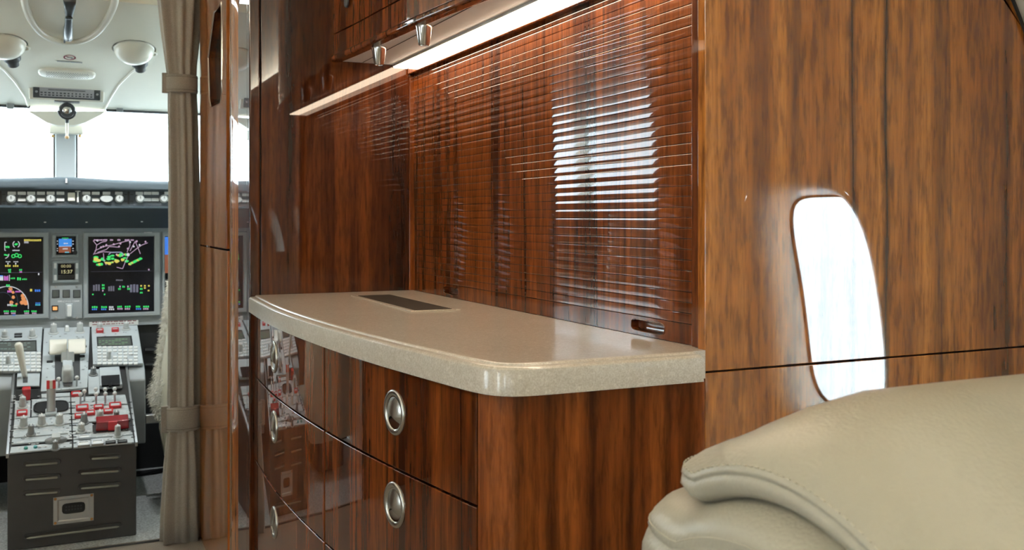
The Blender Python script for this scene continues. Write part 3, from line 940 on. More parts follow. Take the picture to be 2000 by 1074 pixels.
# speaker grille
sgp = thing('speaker_grille', 'cream pill-shaped speaker grille on the cockpit ceiling', 'speaker', cei(131, 143))
p = cei(131, 143)
mb = MB(); mb.rings([[p + CN * h + XV * (a * f) + CT * (b_ * f) for a, b_ in superloop(.097, .042, 3, 40)] for f, h in ((1.0, 0), (.97, .006), (.9, .008))]); part('grille_plate', mb, M['cream_plastic'], sgp, smooth=50)
mb = MB()
for j in range(5):
    for i in range(18):
        mb.lathe(p + CN * .0081 + XV * (-.068 + .008 * i + (.004 if j % 2 else 0)) + CT * (-.018 + .009 * j), XV, CT, CN, [(.0021, 0), (.0021, .0003)], 6)
part('perforation', mb, M['dark'], sgp, kind='stuff')
# placard
pk = thing('ceiling_placard', 'black-framed grey placard of small print above the compass', 'placard', cei(131, 178))
p = cei(131, 178); yo = on(131, 178, 1, 4.05)
PN = (Vector((0, -.85, -.53))).normalized(); PT = XV.cross(PN).normalized(); PT = -PT if PT.z < 0 else PT
p = cei(131, 178) + PN * .012
wm = 3.72 / F
mb = MB(); mb.obox(p - PN * .02, XV, PT, PN, 134 * wm, 40 * wm, .016); part('tray', mb, M['cream_plastic'], pk, bevel=.004)
mb = MB(); mb.obox(p - PN * .004, XV, PT, PN, 120 * wm, 27 * wm, .008); part('frame', mb, M['dark'], pk, bevel=.002)
mb = MB(); mb.obox(p + PN * .0041, XV, PT, PN, 97 * wm, 19 * wm, .0006); part('plate', mb, pbr('placard_grey', (.38, .38, .40), .5), pk)
marks('heading_print', 26, .13, .0045, M['dark'], pk, p + PN * .0052 + PT * .011, XV, PT, PN)
mb = MB()
for k in range(14):
    for r_ in range(2):
        mb.obox(p + PN * .005 + XV * ((-45 + k * 6.8) * wm) - PT * ((1.0 + r_ * 5) * wm), XV, PT, PN, random.uniform(2.5, 5) * wm, 2.6 * wm, .0004)
part('figures', mb, M['dark'], pk)
for sx in (-54, 54):
    mb = MB(); mb.lathe(p + PN * .004 + XV * (sx * wm), XV, PT, PN, [(.005, 0), (.004, .002)], 12); part('screw', mb, M['alloy'], pk)
# compass
cp = thing('standby_compass', 'small black standby compass hanging under the placard', 'compass', on(131, 215, 1, 4.15))
pc = on(131, 216, 1, 4.15)
mb = MB(); mb.box(pc.x - .046, pc.x + .046, 4.13, 4.19, pc.z + .032, pc.z + .042); part('bracket', mb, M['dark'], cp, bevel=.003)
mb = MB(); mb.lathe((pc.x, 4.15, pc.z), XV, ZV, -YV, [(.030, -.03), (.031, .0), (.027, .012), (.020, .014)], 24); part('bowl', mb, M['dark'], cp, smooth=40)
mb = MB(); mb.lathe((pc.x, 4.15, pc.z), XV, ZV, -YV, [(.018, .0145), (.014, .018), (.002, .020)], 24); part('lens', mb, M['chrome'], cp, smooth='all')
mb = MB(); mb.tube([(pc.x + .030 * math.cos(a), 4.125, pc.z - .004 + .030 * math.sin(a)) for a in [-math.pi * k / 12 for k in range(13)]], .004, 8); part('yoke', mb, M['black'], cp, smooth=True)
mb = MB(); mb.cyl((pc.x, 4.15, pc.z - .028), (0, 0, -1), .008, .006, .02, 12); part('stem', mb, M['dark'], cp, smooth=40)
pz = on(131, 266, 1, 4.2)
mb = MB(); mb.cyl((pc.x, 4.2, pc.z - .04), (0, 0, -1), .006, .005, pc.z - .04 - pz.z, 12); part('drop_rod', mb, M['cream_plastic'], cp, smooth=40)
mb = MB(); mb.lathe((pc.x, 4.2, pz.z), XV, YV, -ZV, [(.007, 0), (.008, .005), (.005, .010)], 12); part('rod_tip', mb, pbr('amber_tip', (.55, .35, .15), .4), cp, smooth=40)
# sun visor clips
for (u, v), lab in (((234, 213), 'small grey visor clip on the right windshield edge'), ((20, 206), 'small grey visor clip on the left windshield edge')):
    p = on(u, v, 1, 4.255); mb = MB(); mb.box(p.x - .013, p.x + .013, 4.248, 4.262, p.z - .013, p.z + .013)
    tag(part('visor_clip', mb, M['knob_dark'], bevel=.004), lab, 'clip', 'windshield visor clips')
# ---- glareshield
gs = thing('glareshield', 'slate blue padded glareshield with a row of pale knobs and buttons', 'control panel', (.05, 4.2, 1.05))
YG = 4.15
def gz(v, y=YG): return on(150, v, 1, y).z
# hood with slight crown in the middle
prof = [(YG + .01, gz(372)), (YG - .035, gz(371)), (YG - .04, gz(366)), (YG - .03, gz(357)), (YG + .0, gz(350)), (YG + .06, gz(348)), (4.62, gz(348) - .02), (4.62, gz(372))]
rg = []
for k in range(31):
    x = -.90 + 1.80 * k / 30
    cr = .006 * math.exp(-((x - .03) / .16) ** 2) - .004 * min(1, abs(x - .03) / .3)
    rg.append([Vector((x, y, z + (cr if i >= 2 and i <= 6 else cr * .4))) for i, (y, z) in enumerate(prof)])
mb = MB(); mb.rings(rg); part('hood', mb, M['glare'], gs, smooth=60)
mb = MB(); mb.box(-.9, .9, YG, YG + .05, gz(402), gz(371.5)); part('fascia', mb, pbr('fascia_slate', (.065, .08, .092), .5), gs)
prof = [(YG - .004, gz(401.5)), (YG - .016, gz(403)), (YG - .016, gz(406)), (YG + .0, gz(408)), (YG + .10, gz(420)), (YG + .16, gz(446, YG + .16)), (YG + .18, gz(446, YG + .16)), (YG + .06, gz(402))]
mb = MB(); mb.rings([[Vector((x, y, z)) for y, z in prof] for x in (-.9, .9)]); part('lower_lip', mb, M['glare'], gs, smooth=45)
pxm = 3.87 / F
def gpt(u, v): return on(u, v, 1, YG - .0005)
for u in (22, 60.6, 99, 169, 233, 273.4, 320, -16, -55):
    p = gpt(u, 388)
    mb = MB(); mb.lathe(p, XV, ZV, -YV, [(8.2 * pxm, 0), (8.2 * pxm, .004), (7 * pxm, .006), (6.6 * pxm, .018), (5.6 * pxm, .021)], 20); k_ = part('selector_knob', mb, M['knob'], gs, smooth=40)
    mb = MB(); mb.box(p.x - .0012, p.x + .0012, p.y - .0225, p.y - .0212, p.z, p.z + 5 * pxm); part('pointer', mb, M['dark'], k_)
btn = None
for v, us in ((377.3, (23, 42.5, 61, 80, 99, 118, 168.5, 187, 208, 232, 272, 288, 303, 328)), (390, (42.5, 80, 118, 187, 288, 303, 328))):
    for u in us:
        p = gpt(u, v)
        if btn is None:
            mb = MB(); mb.box(p.x - 6.8 * pxm, p.x + 6.8 * pxm, p.y - .006, p.y, p.z - 3 * pxm, p.z + 3 * pxm)
            btn = part('push_button', mb, M['white'], gs, bevel=.0015); bp = p
        else: clone(btn, gs, p - bp)
p = gpt(208, 388); mb = MB(); mb.lathe(p, XV, ZV, -YV, [(11.5 * pxm, 0), (11.5 * pxm, .014), (10.5 * pxm, .017)], 28, sy=.6); part('wide_knob', mb, M['knob'], gs, smooth=40)
p = gpt(139.5, 384.5); mb = MB(); mb.box(p.x - 6.5 * pxm, p.x + 6.5 * pxm, p.y - .01, p.y, p.z - 8.5 * pxm, p.z + 8.5 * pxm); part('square_switch', mb, M['lever'], gs, bevel=.004)
p = gpt(152, 384); mb = MB(); mb.box(p.x - 1.6 * pxm, p.x + 1.6 * pxm, p.y - .012, p.y, p.z - 11 * pxm, p.z + 10 * pxm); mb.box(p.x - 4.5 * pxm, p.x + 4.5 * pxm, p.y - .004, p.y, p.z + 9 * pxm, p.z + 11.5 * pxm); part('slide_switch', mb, M['white'], gs, bevel=.001)
for u in (1, 251):
    p = gpt(u, 386); mb = MB(); mb.box(p.x - 2 * pxm, p.x + 2 * pxm, p.y - .002, p.y, p.z - 13 * pxm, p.z + 12 * pxm)
    for s_ in (-1, 1):
        for dv in (-7, 6): mb.box(p.x + s_ * 5.5 * pxm - 3 * pxm, p.x + s_ * 5.5 * pxm + 3 * pxm, p.y - .006, p.y, p.z + dv * pxm - 1 * pxm, p.z + dv * pxm + 1 * pxm)
    part('panel_joint', mb, M['black'], gs)
for u, v in ((88, 434), (169, 434), (259, 419), (277, 433)):
    p = on(u, v, 1, YG + .12); mb = MB(); mb.obox(p, XV, ZV, -YV, .008, .004, .006); part('clip', mb, M['alloy'], gs)
p = gpt(129.5, 354); mb = MB(); mb.box(p.x - .003, p.x + .003, YG - .043, YG - .025, gz(358), gz(349.5)); part('centre_mark', mb, M['white'], gs)
# ---- main panel
YM = 4.35
ip_ = thing('instrument_panel', 'grey main instrument panel below the glareshield', 'instrument panel', (0, YM + .03, .5))
def mz(v): return on(150, v, 1, YM).z
mb = MB(); mb.box(-.9, .9, YM, YM + .05, mz(640), mz(446) + .03); part('panel_plate', mb, M['panel_grey'], ip_)
mb = MB(); mb.box(-.9, .9, YM - .0008, YM + .001, mz(640), mz(627)); part('lower_ledge', mb, M['panel_grey'], ip_, bevel=.003)
mb = MB(); mb.box(-.9, .9, YM + .02, YM + .05, 0, mz(640)); part('kick_wall', mb, M['kick'], ip_)
mp = lambda u, v, e=0: on(u, v, 1, YM - e)
# displays
EM = {}
def em(c):
    if c not in EM: EM[c] = emis('glow_%d' % len(EM), c, .85)
    return EM[c]
GR, CY, MG, YE, WH, BL, OR, PK, NV, RD = (.05, .85, .18), (.1, .7, .9), (.8, .2, .75), (.8, .68, .12), (.75, .78, .82), (.06, .25, .9), (.85, .33, .12), (.62, .42, .60), (.01, .03, .09), (.8, .1, .1)
class Scr:
    def __init__(s): s.mb = MB(); s.cols = []
    def _c(s, c):
        if c not in s.cols: s.cols.append(c)
        s.mb.mi = s.cols.index(c)
    def q(s, c, x0, y0, x1, y1, e=.0):
        s._c(c); s.mb.quad(s.P(x0, y1, e), s.P(x1, y1, e), s.P(x1, y0, e), s.P(x0, y0, e))
    def P(s, x, y, e=0): return mp(x / 3.466, 340 + y / 3.466, .0165 + e)
    def line(s, c, pts, wd=3, e=.0002):
        s._c(c)
        for (a, b_), (c2, d2) in zip(pts, pts[1:]):
            dx, dy = c2 - a, d2 - b_; l = math.hypot(dx, dy) or 1; nx, ny = -dy / l * wd / 2, dx / l * wd / 2
            s.mb.quad(s.P(a + nx, b_ + ny, e), s.P(c2 + nx, d2 + ny, e), s.P(c2 - nx, d2 - ny, e), s.P(a - nx, b_ - ny, e))
    def arc(s, c, cx, cy, r, a0, a1, wd=3, n=16):
        s.line(c, [(cx + r * math.cos(math.radians(a0 + (a1 - a0) * k / n)), cy + r * math.sin(math.radians(a0 + (a1 - a0) * k / n))) for k in range(n + 1)], wd)
    def words(s, c, x, y, wd, h, n=4):
        st = wd / n
        for k in range(n): s.q(c, x + k * st, y + random.uniform(0, h * .15), x + k * st + st * .72, y + h, .0003)
    def blob(s, c, cx, cy, rx, ry, e=.0001, n=12):
        s._c(c); vs = []
        for k in range(n):
            a = 2 * math.pi * k / n; f = random.uniform(.75, 1.1); vs.append(s.P(cx + rx * f * math.cos(a), cy + ry * f * math.sin(a), e))
        s.mb.add(vs, [tuple(range(n))])
    def done(s, parent): return part('display_graphics', s.mb, [em(c) for c in s.cols], parent, kind='stuff')
def display(name, label, out, act, group=None, depth=.016, bev=.004):
    """out / act: pixel rectangles of the bezel and the glass"""
    a = mp(out[0], out[3]); b_ = mp(out[2], out[1]); c = mp(act[0], act[3]); d = mp(act[2], act[1])
    r = thing(name, label, 'display', ((a.x + b_.x) / 2, YM, a.z), group)
    mb = MB()
    rc = lambda p, q, y, i=0: [Vector((p.x + i, y, p.z + i)), Vector((q.x - i, y, p.z + i)), Vector((q.x - i, y, q.z - i)), Vector((p.x + i, y, q.z - i))]
    mb.rings([rc(a, b_, YM - .0002), rc(a, b_, YM - depth, .002), rc(a, b_, YM - depth - .002, .005), rc(c, d, YM - depth - .002, -.004), rc(c, d, YM - depth + .003)], True, False)
    part('bezel', mb, M['bezel'], r)
    mb = MB(); mb.rings([rc(c, d, YM - .001), rc(c, d, YM - .0155)]); part('glass', mb, M['screen'], r)
    return r
# navigation display
dn = display('flight_display', 'large screen with magenta map lines and green-yellow weather, between centre and curtain', (162, 452, 313, 622), (172.5, 461.5, 300, 612), 'main flight displays')
s = Scr()
for x in (635, 660, 695, 745, 795, 845, 885): s.words(PK, x, 440, random.choice((22, 34)), 11, 3)
for pl in ([(630, 450), (655, 480), (648, 520), (632, 545)], [(655, 480), (690, 460), (720, 455)], [(640, 520), (700, 490), (760, 480), (830, 460), (870, 450)], [(660, 530), (720, 510), (740, 490), (810, 495)], [(700, 535), (705, 590), (720, 615)], [(860, 530), (880, 480), (875, 450)], [(880, 540), (930, 500), (960, 480), (1000, 465)], [(880, 520), (915, 455), (935, 500), (950, 540)], [(790, 630), (830, 640), (850, 590), (870, 550)], [(640, 540), (700, 525), (770, 530)]): s.line(PK, pl, 4)
s.line((.35, .4, .55), [(735, 545), (750, 530), (820, 528), (838, 545), (825, 558)], 6)
for x, y in ((660, 450), (720, 480), (700, 490), (770, 475), (805, 490), (880, 460), (925, 455), (905, 490), (985, 458), (790, 545), (865, 505), (945, 480), (685, 495), (815, 470)): s.blob(random.choice((BL, PK, PK, WH)), x, y, 7, 7)
for k in range(34):
    f = random.random(); x = 632 + 235 * f; y = 578 + 14 * math.sin(f * 6) + random.uniform(-26, 26)
    s.blob(random.choice((GR, GR, YE)), x, y, random.uniform(8, 20), random.uniform(5, 11), .0001 + k * 1e-6)
for x, y, r in ((650, 577, 22), (668, 585, 16), (740, 605, 16), (790, 590, 18), (720, 600, 12), (830, 580, 14)): s.blob(YE, x, y, r, r * .7, .0002)
for k in range(9): s.blob(random.choice((GR, YE, GR)), 880 + 9 * k, 608 - 4.5 * k, 12, 9, .00015 + k * 1e-6)
s.blob(WH, 868, 545, 12, 12, .0003)
s.line((.08, .08, .12), [(612, 660), (1025, 655)], 2)
s.words((.2, .2, .24), 785, 713, 48, 9, 5); s.words((.14, .14, .18), 630, 745, 50, 45, 3); s.words((.14, .14, .18), 733, 757, 45, 35, 3); s.words((.16, .16, .22), 880, 745, 62, 55, 3)
for x, y in ((690, 745), (690, 765), (800, 770), (828, 755), (862, 770), (948, 770), (948, 795)): s.words(GR, x, y, 20, 13, 2)
for x, y in ((692, 782), (808, 755), (862, 755), (1003, 640)): s.words(PK, x, y, 12, 12, 1)
for x, y in ((950, 750), (975, 750), (1002, 750), (975, 765), (1000, 782)): s.words(YE, x, y, 16, 11, 1)
for x in (628, 708): s.blob(GR, x, 814, 6, 6)
for i, x in enumerate((622, 685, 738, 795, 845, 920, 970)):
    s.words(GR if i != 2 else WH, x, 893 - (i > 2) * 3, 42 if i in (0, 1, 4, 6) else 32, 13, 3); s.words(random.choice((PK, WH, BL)), x, 909 - (i > 2) * 3, 38, 11, 3)
s.done(dn)
for v in (475, 530, 585):
    pass
marks('small_print', 6, .030, .005, M['print_white'], dn, mp(289, 454, .0185), XV, ZV, -YV)
# engine display at the left edge
de = display('flight_display', 'large screen with green engine dials and an orange compass arc at the left edge', (-66, 452, 96, 628), (-52, 463, 84, 617), 'main flight displays')
s = Scr()
s.line(WH, [(45, 460), (32, 462), (32, 515), (40, 518)], 4); s.words(GR, 40, 487, 28, 13, 2); s.line(GR, [(34, 490), (60, 490)], 6)
s.arc(WH, 110, 475, 22, -60, 60, 5); s.arc(WH, 110, 475, 22, 120, 240, 5); s.blob(GR, 110, 475, 14, 8); s.words(WH, 85, 512, 50, 8, 5)
s.words(YE, 163, 440, 118, 14, 11); s.q((.4, .4, .45), 163, 455, 193, 468)
s.arc(WH, 30, 540, 30, 0, 80, 4); s.line(GR, [(28, 545), (55, 550)], 9)
for x, y in ((90, 555), (112, 548), (134, 555)): s.arc(GR, x, y, 11, 0, 360, 6)
for x in (55, 108): s.words(WH, x - 16, 590, 34, 6, 3); s.words(WH, x - 5, 600, 10, 12, 1); s.words(YE, x - 20, 615, 40, 12, 3)
for x in (55, 130): s.words(GR, x, 642, 22, 12, 2); s.words(GR if x == 55 else MG, x + 3, 656, 18, 11, 2)
s.line((.10, .10, .16), [(0, 668), (285, 664)], 2); s.q(WH, 258, 670, 266, 684)
s.q(BL, -4, 685, 20, 700); s.q(WH, -4, 690, 22, 720); s.words(MG, 28, 688, 30, 32, 3); s.line(WH, [(64, 682), (64, 722)], 4); s.words(GR, 72, 700, 32, 10, 3); s.words(GR, 116, 698, 30, 20, 2); s.words(GR, 150, 706, 35, 10, 3)
s.arc(WH, 52, 900, 140, -130, 5, 5, 30); s.words(GR, 42, 745, 28, 16, 2)
s.words(MG, 50, 787, 30, 14, 3); s.words(MG, 104, 790, 36, 10, 4)
for x, y, r in ((72, 778, 15), (88, 800, 12), (90, 833, 13), (152, 822, 14), (160, 845, 18), (172, 868, 22), (148, 870, 16), (78, 868, 14), (112, 880, 10)): s.blob(OR, x, y, r, r * .9)
s.words(WH, 50, 878, 40, 14, 3); s.words(GR, 75, 884, 42, 12, 3)
s.arc((.05, .08, .14), 20, 860, 60, -120, 20, 2); s.arc((.05, .08, .14), 20, 860, 100, -120, 20, 2)
s.words(YE, 203, 774, 20, 20, 1); s.words(BL, 236, 780, 40, 16, 3); s.words(BL, 240, 868, 36, 9, 3); s.words(CY, 240, 880, 36, 9, 3)
for x in (25, 72, 162, 213): s.words(GR, x, 922, 38, 11, 3); s.words(PK, x + 4, 936, 32, 11, 3)
s.words(BL, 85, 950, 22, 8, 2)
for x in (-150, -90, -40): s.words(GR, x, 560, 30, 14, 3); s.words(WH, x, 640, 30, 12, 3)
s.done(de)
# pilot display mostly behind the curtain
dp = display('flight_display', 'blue and brown attitude screen mostly hidden behind the taupe curtain', (316, 451, 470, 620), (322, 461, 460, 606), 'main flight displays')
s = Scr(); s.q(BL, 1116, 425, 1500, 545); s.q((.30, .10, .05), 1116, 545, 1500, 670); s.words(MG, 1132, 745, 22, 60, 2); s.done(dp)
# standby attitude
ds = display('standby_display', 'small square standby screen with blue sky and brown ground', (101, 456, 153, 503), (110, 461.5, 147.5, 497), None, .014)
s = Scr(); s.q((.05, .30, .85), 398, 438, 486, 490); s.q((.30, .09, .04), 398, 490, 480, 532); s.q(WH, 430, 440, 455, 443); s.words(WH, 432, 465, 30, 8, 3); s.words(WH, 425, 500, 35, 10, 4); s.line((.55, .7, .9), [(400, 490), (486, 486)], 3); s.words(GR, 420, 430, 45, 6, 5); s.words(CY, 440, 525, 30, 8, 3)
for y in (450, 470, 500, 515): s.words(WH, 385, y, 9, 6, 1); s.words(WH, 490, y, 12, 6, 1)
s.done(ds)
p = mp(146.5, 493, .0168); mb = MB(); mb.lathe(p, XV, ZV, -YV, [(.009, 0), (.009, .008), (.007, .010)], 16); part('knob', mb, M['black'], ds, smooth=40)
# clock
dc = display('clock_display', 'small grey radio clock reading 15:37 below the standby screen', (102, 508, 155, 553), (113.5, 514.5, 145, 546), None, .014)
text_mesh('digits', '00:00', .017, em((.55, .5, .25)), dc, mp(129, 520, .0168), XV, ZV)
text_mesh('digits', '15:37', .020, em((.75, .7, .35)), dc, mp(130, 531, .0168), XV, ZV)
mb = MB(); a = mp(114, 545, .0166); b_ = mp(144.5, 537, .0166); mb.box(a.x, b_.x, a.y - .0002, a.y, a.z, b_.z); part('lower_screen', mb, M['black'], dc)
for u, v in ((108, 519), (108, 542), (150, 519), (150, 540)):
    p = mp(u, v, .0162); mb = MB(); mb.box(p.x - .005, p.x + .005, p.y - .005, p.y, p.z - .011, p.z + .011); part('rocker_button', mb, M['white'], dc, bevel=.002)
# landing gear panel
lg = thing('gear_panel', 'grey landing gear panel with white lever under the clock', 'control panel', mp(129, 625))
a = mp(98, 624); b_ = mp(161, 556); mb = MB(); mb.box(a.x, b_.x, YM - .006, YM - .0002, a.z, b_.z); part('plate', mb, M['panel_grey'], lg, bevel=.002)
for u in (109, 129.5, 150):
    p = mp(u, 573.5, .0062); mb = MB(); mb.box(p.x - .014, p.x + .014, p.y - .003, p.y, p.z - .016, p.z + .016); k_ = part('indicator', mb, M['dark'], lg, bevel=.002)
    mb = MB(); mb.box(p.x - .0105, p.x + .0105, p.y - .0045, p.y - .0032, p.z - .0125, p.z + .0125); part('lens', mb, M['lcd'], k_)
text_mesh('lettering', 'LANDING GEAR', .011, M['print_white'], lg, mp(134, 588.5, .0068), XV, ZV)
for u in (117, 151):
    p = mp(u, 588, .0065); mb = MB(); mb.box(p.x - .008, p.x + .008, p.y - .0004, p.y, p.z - .0015, p.z + .0015); part('rule', mb, M['print_white'], lg)
p = mp(107.5, 602, .0062); mb = MB(); mb.box(p.x - .012, p.x + .012, p.y - .004, p.y, p.z - .012, p.z + .012); k_ = part('warning_light', mb, M['black'], lg, bevel=.001)
mb = MB(); mb.box(p.x - .008, p.x + .008, p.y - .0052, p.y - .0041, p.z - .007, p.z + .007); part('lens', mb, M['lamp_orange'], k_)
p = mp(135, 606, .0062); mb = MB(); mb.box(p.x - .014, p.x + .014, p.y - .006, p.y, p.z - .028, p.z + .028); k_ = part('lever_slot', mb, M['panel_light'], lg, bevel=.002)
mb = MB(); mb.box(p.x - .009, p.x + .009, p.y - .035, p.y - .0061, p.z - .024, p.z + .024); part('gear_lever', mb, M['white'], k_, bevel=.005)
for u, v in ((109, 560), (150, 560), (109, 621), (150, 621)):
    p = mp(u, v, .0062); mb = MB(); mb.lathe(p, XV, ZV, -YV, [(.005, 0), (.004, .002)], 10); part('screw', mb, M['alloy'], lg)
# white placard over right keypad unit
a = mp(174, 638, .022); b_ = mp(270, 625, .022)
wp = thing('white_placard', 'white placard strip of small print above the right keypad', 'placard', ((a.x + b_.x) / 2, a.y, a.z))
mb = MB(); mb.box(a.x, b_.x, a.y - .004, a.y, a.z, b_.z); part('strip', mb, M['white'], wp, bevel=.001)
mb = MB()
for r_ in range(2):
    x = a.x + .012
    while x < b_.x - .02:
        wd = random.uniform(.006, .018); mb.box(x, x + wd, a.y - .0045, a.y - .0041, a.z + .007 + r_ * .009, a.z + .010 + r_ * .009); x += wd + .004
part('small_print', mb, M['print_red'], wp)
# ---- centre pedestal
PM = .345
PN_ = Vector((0, -PM, 1)).normalized(); PT_ = Vector((0, 1, PM)).normalized()
PA = Vector((0, 3.46, .31))
def pp(u, v, e=0): return on_plane(u, v, PA + PN_ * e, PN_)
def pc3(x, y, e=0): return pp(x / 3.703, 610 + y / 3.703, e)
ped = thing('centre_pedestal', 'charcoal cockpit centre pedestal covered with grey control panels', 'control pedestal', (.045, 3.8, 0))
PX0, PX1 = -.146, .235
def pz_(y): return .31 + PM * (y - 3.46)
mb = MB(); mb.prism([Vector((PX0, 3.46, 0)), Vector((PX0, 4.33, 0)), Vector((PX0, 4.33, pz_(4.33) - .006)), Vector((PX0, 3.46, .304))], (PX1 - PX0, 0, 0))
part('housing', mb, M['ped_dark'], ped, bevel=.003)
mb = MB()
for x in (PX0 - .004, PX1 - .004):
    mb.prism([Vector((x, 3.452, .296)), Vector((x, 3.452, .31)), Vector((x, 4.3, pz_(4.3) + .003)), Vector((x, 4.3, pz_(4.3) - .012))], (.008, 0, 0))
part('edge_rail', mb, M['alloy'], ped, bevel=.001)
# side wings that carry the keypad units
WX0, WX1 = -.225, .300
for (xa, xb) in ((PX1 + .004, WX1), (WX0, PX0 - .004)):
    mb = MB()
    mb.prism([Vector((xa, 3.93, .20)), Vector((xa, 4.33, .20)), Vector((xa, 4.33, pz_(4.33) - .006)), Vector((xa, 3.965, pz_(3.965) - .006)), Vector((xa, 3.93, pz_(3.93) - .03))], (xb - xa, 0, 0))
    part('wing', mb, M['panel_grey'], ped, bevel=.006, seg=3)
# louvres pressed into the aft face
def louvre(u0, v0, u1, v1):
    a = on(u0, v0, 1, 3.459); b_ = on(u1, v1, 1, 3.459); h = .0085
    ring = []
    for k in range(9):
        q = math.pi / 2 + math.pi * k / 8; ring.append(a + XV * (h * math.cos(q)) + ZV * (h * math.sin(q)))
    for k in range(9):
        q = -math.pi / 2 + math.pi * k / 8; ring.append(b_ + XV * (h * math.cos(q)) + ZV * (h * math.sin(q)))
    c = (a + b_) / 2
    r2 = [v + Vector((0, -.003, 0)) + (c - v) * .02 for v in ring]
    r3 = [v + Vector((0, -.0012, 0)) + ZV * ((c.z - v.z) * .45) + XV * ((c.x - v.x) * .03) for v in ring]
    lo_ = part('louvre', MB().rings([ring, r2, r3]), M['ped_dark'], ped, smooth=60)
    mb = MB(); dz = Vector((0, -.003, -h * .55)); mb.tube([a + dz, a + dz + (b_ - a) * .03, b_ + dz - (b_ - a) * .03, b_ + dz], [.001, .0034, .0034, .001], 8)
    part('louvre_lip', mb, M['lip'], lo_, smooth='all')
for q in ((50, 906, 113, 901), (50, 934, 113, 929), (50, 963, 113, 958), (179, 893, 231, 890), (158, 922, 232, 917), (158, 951, 232, 945), (52, 1048, 233, 1025)): louvre(*q)
# socket plate
a = on(104, 1024, 1, 3.4585); b_ = on(183, 964, 1, 3.4585); cxm = (a + b_) / 2; hw, hh = (b_.x - a.x) / 2, .044
mb = MB(); mb.rings([[cxm + Vector((x * f, -y, z * f)) for x, z in ((-hw, -hh), (hw, -hh), (hw, hh), (-hw, hh))] for f, y in ((1, 0), (1, .003), (.8, .003), (.72, .0008))], True, True)
sp_ = part('socket_plate', mb, M['alloy'], ped)
mb = MB(); mb.rings([[cxm + Vector((x * f, -.001 - y, z * f + .004)) for x, z in superloop(.034, .017, 5, 24)] for f, y in ((1, 0), (1, .003), (.88, .003), (.85, .0005))]); part('socket', mb, M['black'], sp_)
mb = MB()
for i in range(6):
    for j in (-1, 1): mb.cyl(cxm + Vector((-.022 + .0088 * i, -.0014, .004 + .005 * j)), (0, -1, 0), .0026, .0026, .001, 8)
part('socket_holes', mb, M['dark'], sp_)
for sx in (-1, 1):
    for sz in (-1, 1):
        mb = MB(); mb.cyl(cxm + Vector((sx * hw * .9, -.003, sz * hh * .88)), (0, -1, 0), .0045, .0035, .0015, 10); part('rivet', mb, pbr('copper_rivet', (.55, .28, .10), .4, .7), sp_)
# control panels on the sloping top: list of pixel quads in the close-up frame
def plate(name, c4, mat, h=.006, gap=0):
    pts = [pc3(x, y) for x, y in c4]
    return part(name, MB().prism([p + PN_ * .0004 for p in pts], PN_ * h), mat, ped, bevel=.0015)
plates = [
    ((70, 1030), (520, 985), (520, 945), (80, 985)), ((82, 965), (520, 925), (518, 890), (88, 925)), ((90, 918), (518, 882), (516, 820), (96, 858)),
    ((98, 850), (515, 812), (510, 745), (104, 785)), ((104, 778), (218, 768), (222, 645), (110, 650)), ((228, 765), (510, 738), (508, 622), (230, 640)),
    ((532, 990), (970, 950), (962, 900), (530, 935)), ((530, 928), (960, 893), (955, 865), (528, 895)), ((526, 888), (670, 876), (668, 810), (524, 818)),
    ((524, 812), (945, 775), (925, 680), (518, 690)), ((518, 684), (922, 672), (905, 605), (514, 625)), ((300, 628), (506, 615), (505, 590), (298, 600)),
    ((120, 545), (285, 540), (290, 445), (125, 450)), ((640, 600), (720, 592), (718, 420), (634, 425))]
for q in plates: plate('control_plate', q, M['panel_light'])
plate('throttle_plate', ((295, 590), (632, 560), (650, 120), (318, 130)), M['panel_light'], .010)
cu_r = plate('keypad_unit', ((672, 395), (1035, 388), (993, 112), (661, 122)), M['panel_light'], .012)
cu_l = plate('keypad_unit', ((-70, 445), (285, 440), (308, 125), (-45, 140)), M['panel_light'], .012)
wmr = 3.65 / F
def keys(unit, x0, y0, x1, y1, nx, ny, skip=()):
    mb = MB()
    for j in range(ny):
        for i in range(nx):
            if (i, j) in skip: continue
            p = pc3(x0 + (x1 - x0) * (i + .5) / nx, y0 + (y1 - y0) * (j + .5) / ny, .0125)
            mb.obox(p, XV, PT_, PN_, (x1 - x0) / nx / 3.703 * wmr * .74, (y1 - y0) / ny / 3.703 * .0037 * .68, .004, .9)
    part('key_pad', mb, M['white'], unit, kind='stuff')
def slab3(name, c4, mat, parent, e, h, bevel=.001):
    return part(name, MB().prism([pc3(x, y, e) for x, y in c4], PN_ * h), mat, parent, bevel=bevel)
keys(cu_r, 700, 245, 1000, 385, 8, 6, ((2, 2), (2, 3), (3, 2), (6, 3)))
keys(cu_l, -60, 288, 300, 435, 9, 6, ((3, 2), (6, 4), (5, 5)))
slab3('lcd_bezel', ((703, 248), (962, 240), (952, 170), (698, 178)), M['black'], cu_r, .0122, .002)
slab3('lcd', ((712, 243), (950, 235), (942, 178), (708, 185)), M['lcd'], cu_r, .0143, .0006)
slab3('lcd_bezel', ((-50, 290), (266, 282), (264, 203), (-45, 212)), M['black'], cu_l, .0122, .002)
slab3('lcd', ((-45, 285), (258, 277), (256, 210), (-40, 220)), M['lcd'], cu_l, .0143, .0006)
mb = MB()
for r_ in range(4):
    for k in range(9):
        if random.random() < .6: mb.obox(pc3(722 + 24 * k, 193 + 12 * r_, .0150), XV, PT_, PN_, random.uniform(.006, .011), .005, .0003)
part('lcd_text', mb, em((.25, .45, .25)), cu_r)
mb = MB()
for r_ in range(4):
    for k in range(8):
        if random.random() < .6: mb.obox(pc3(12 + 28 * k, 222 + 14 * r_, .0150), XV, PT_, PN_, random.uniform(.006, .012), .005, .0003)
part('lcd_text', mb, em((.30, .42, .38)), cu_l)
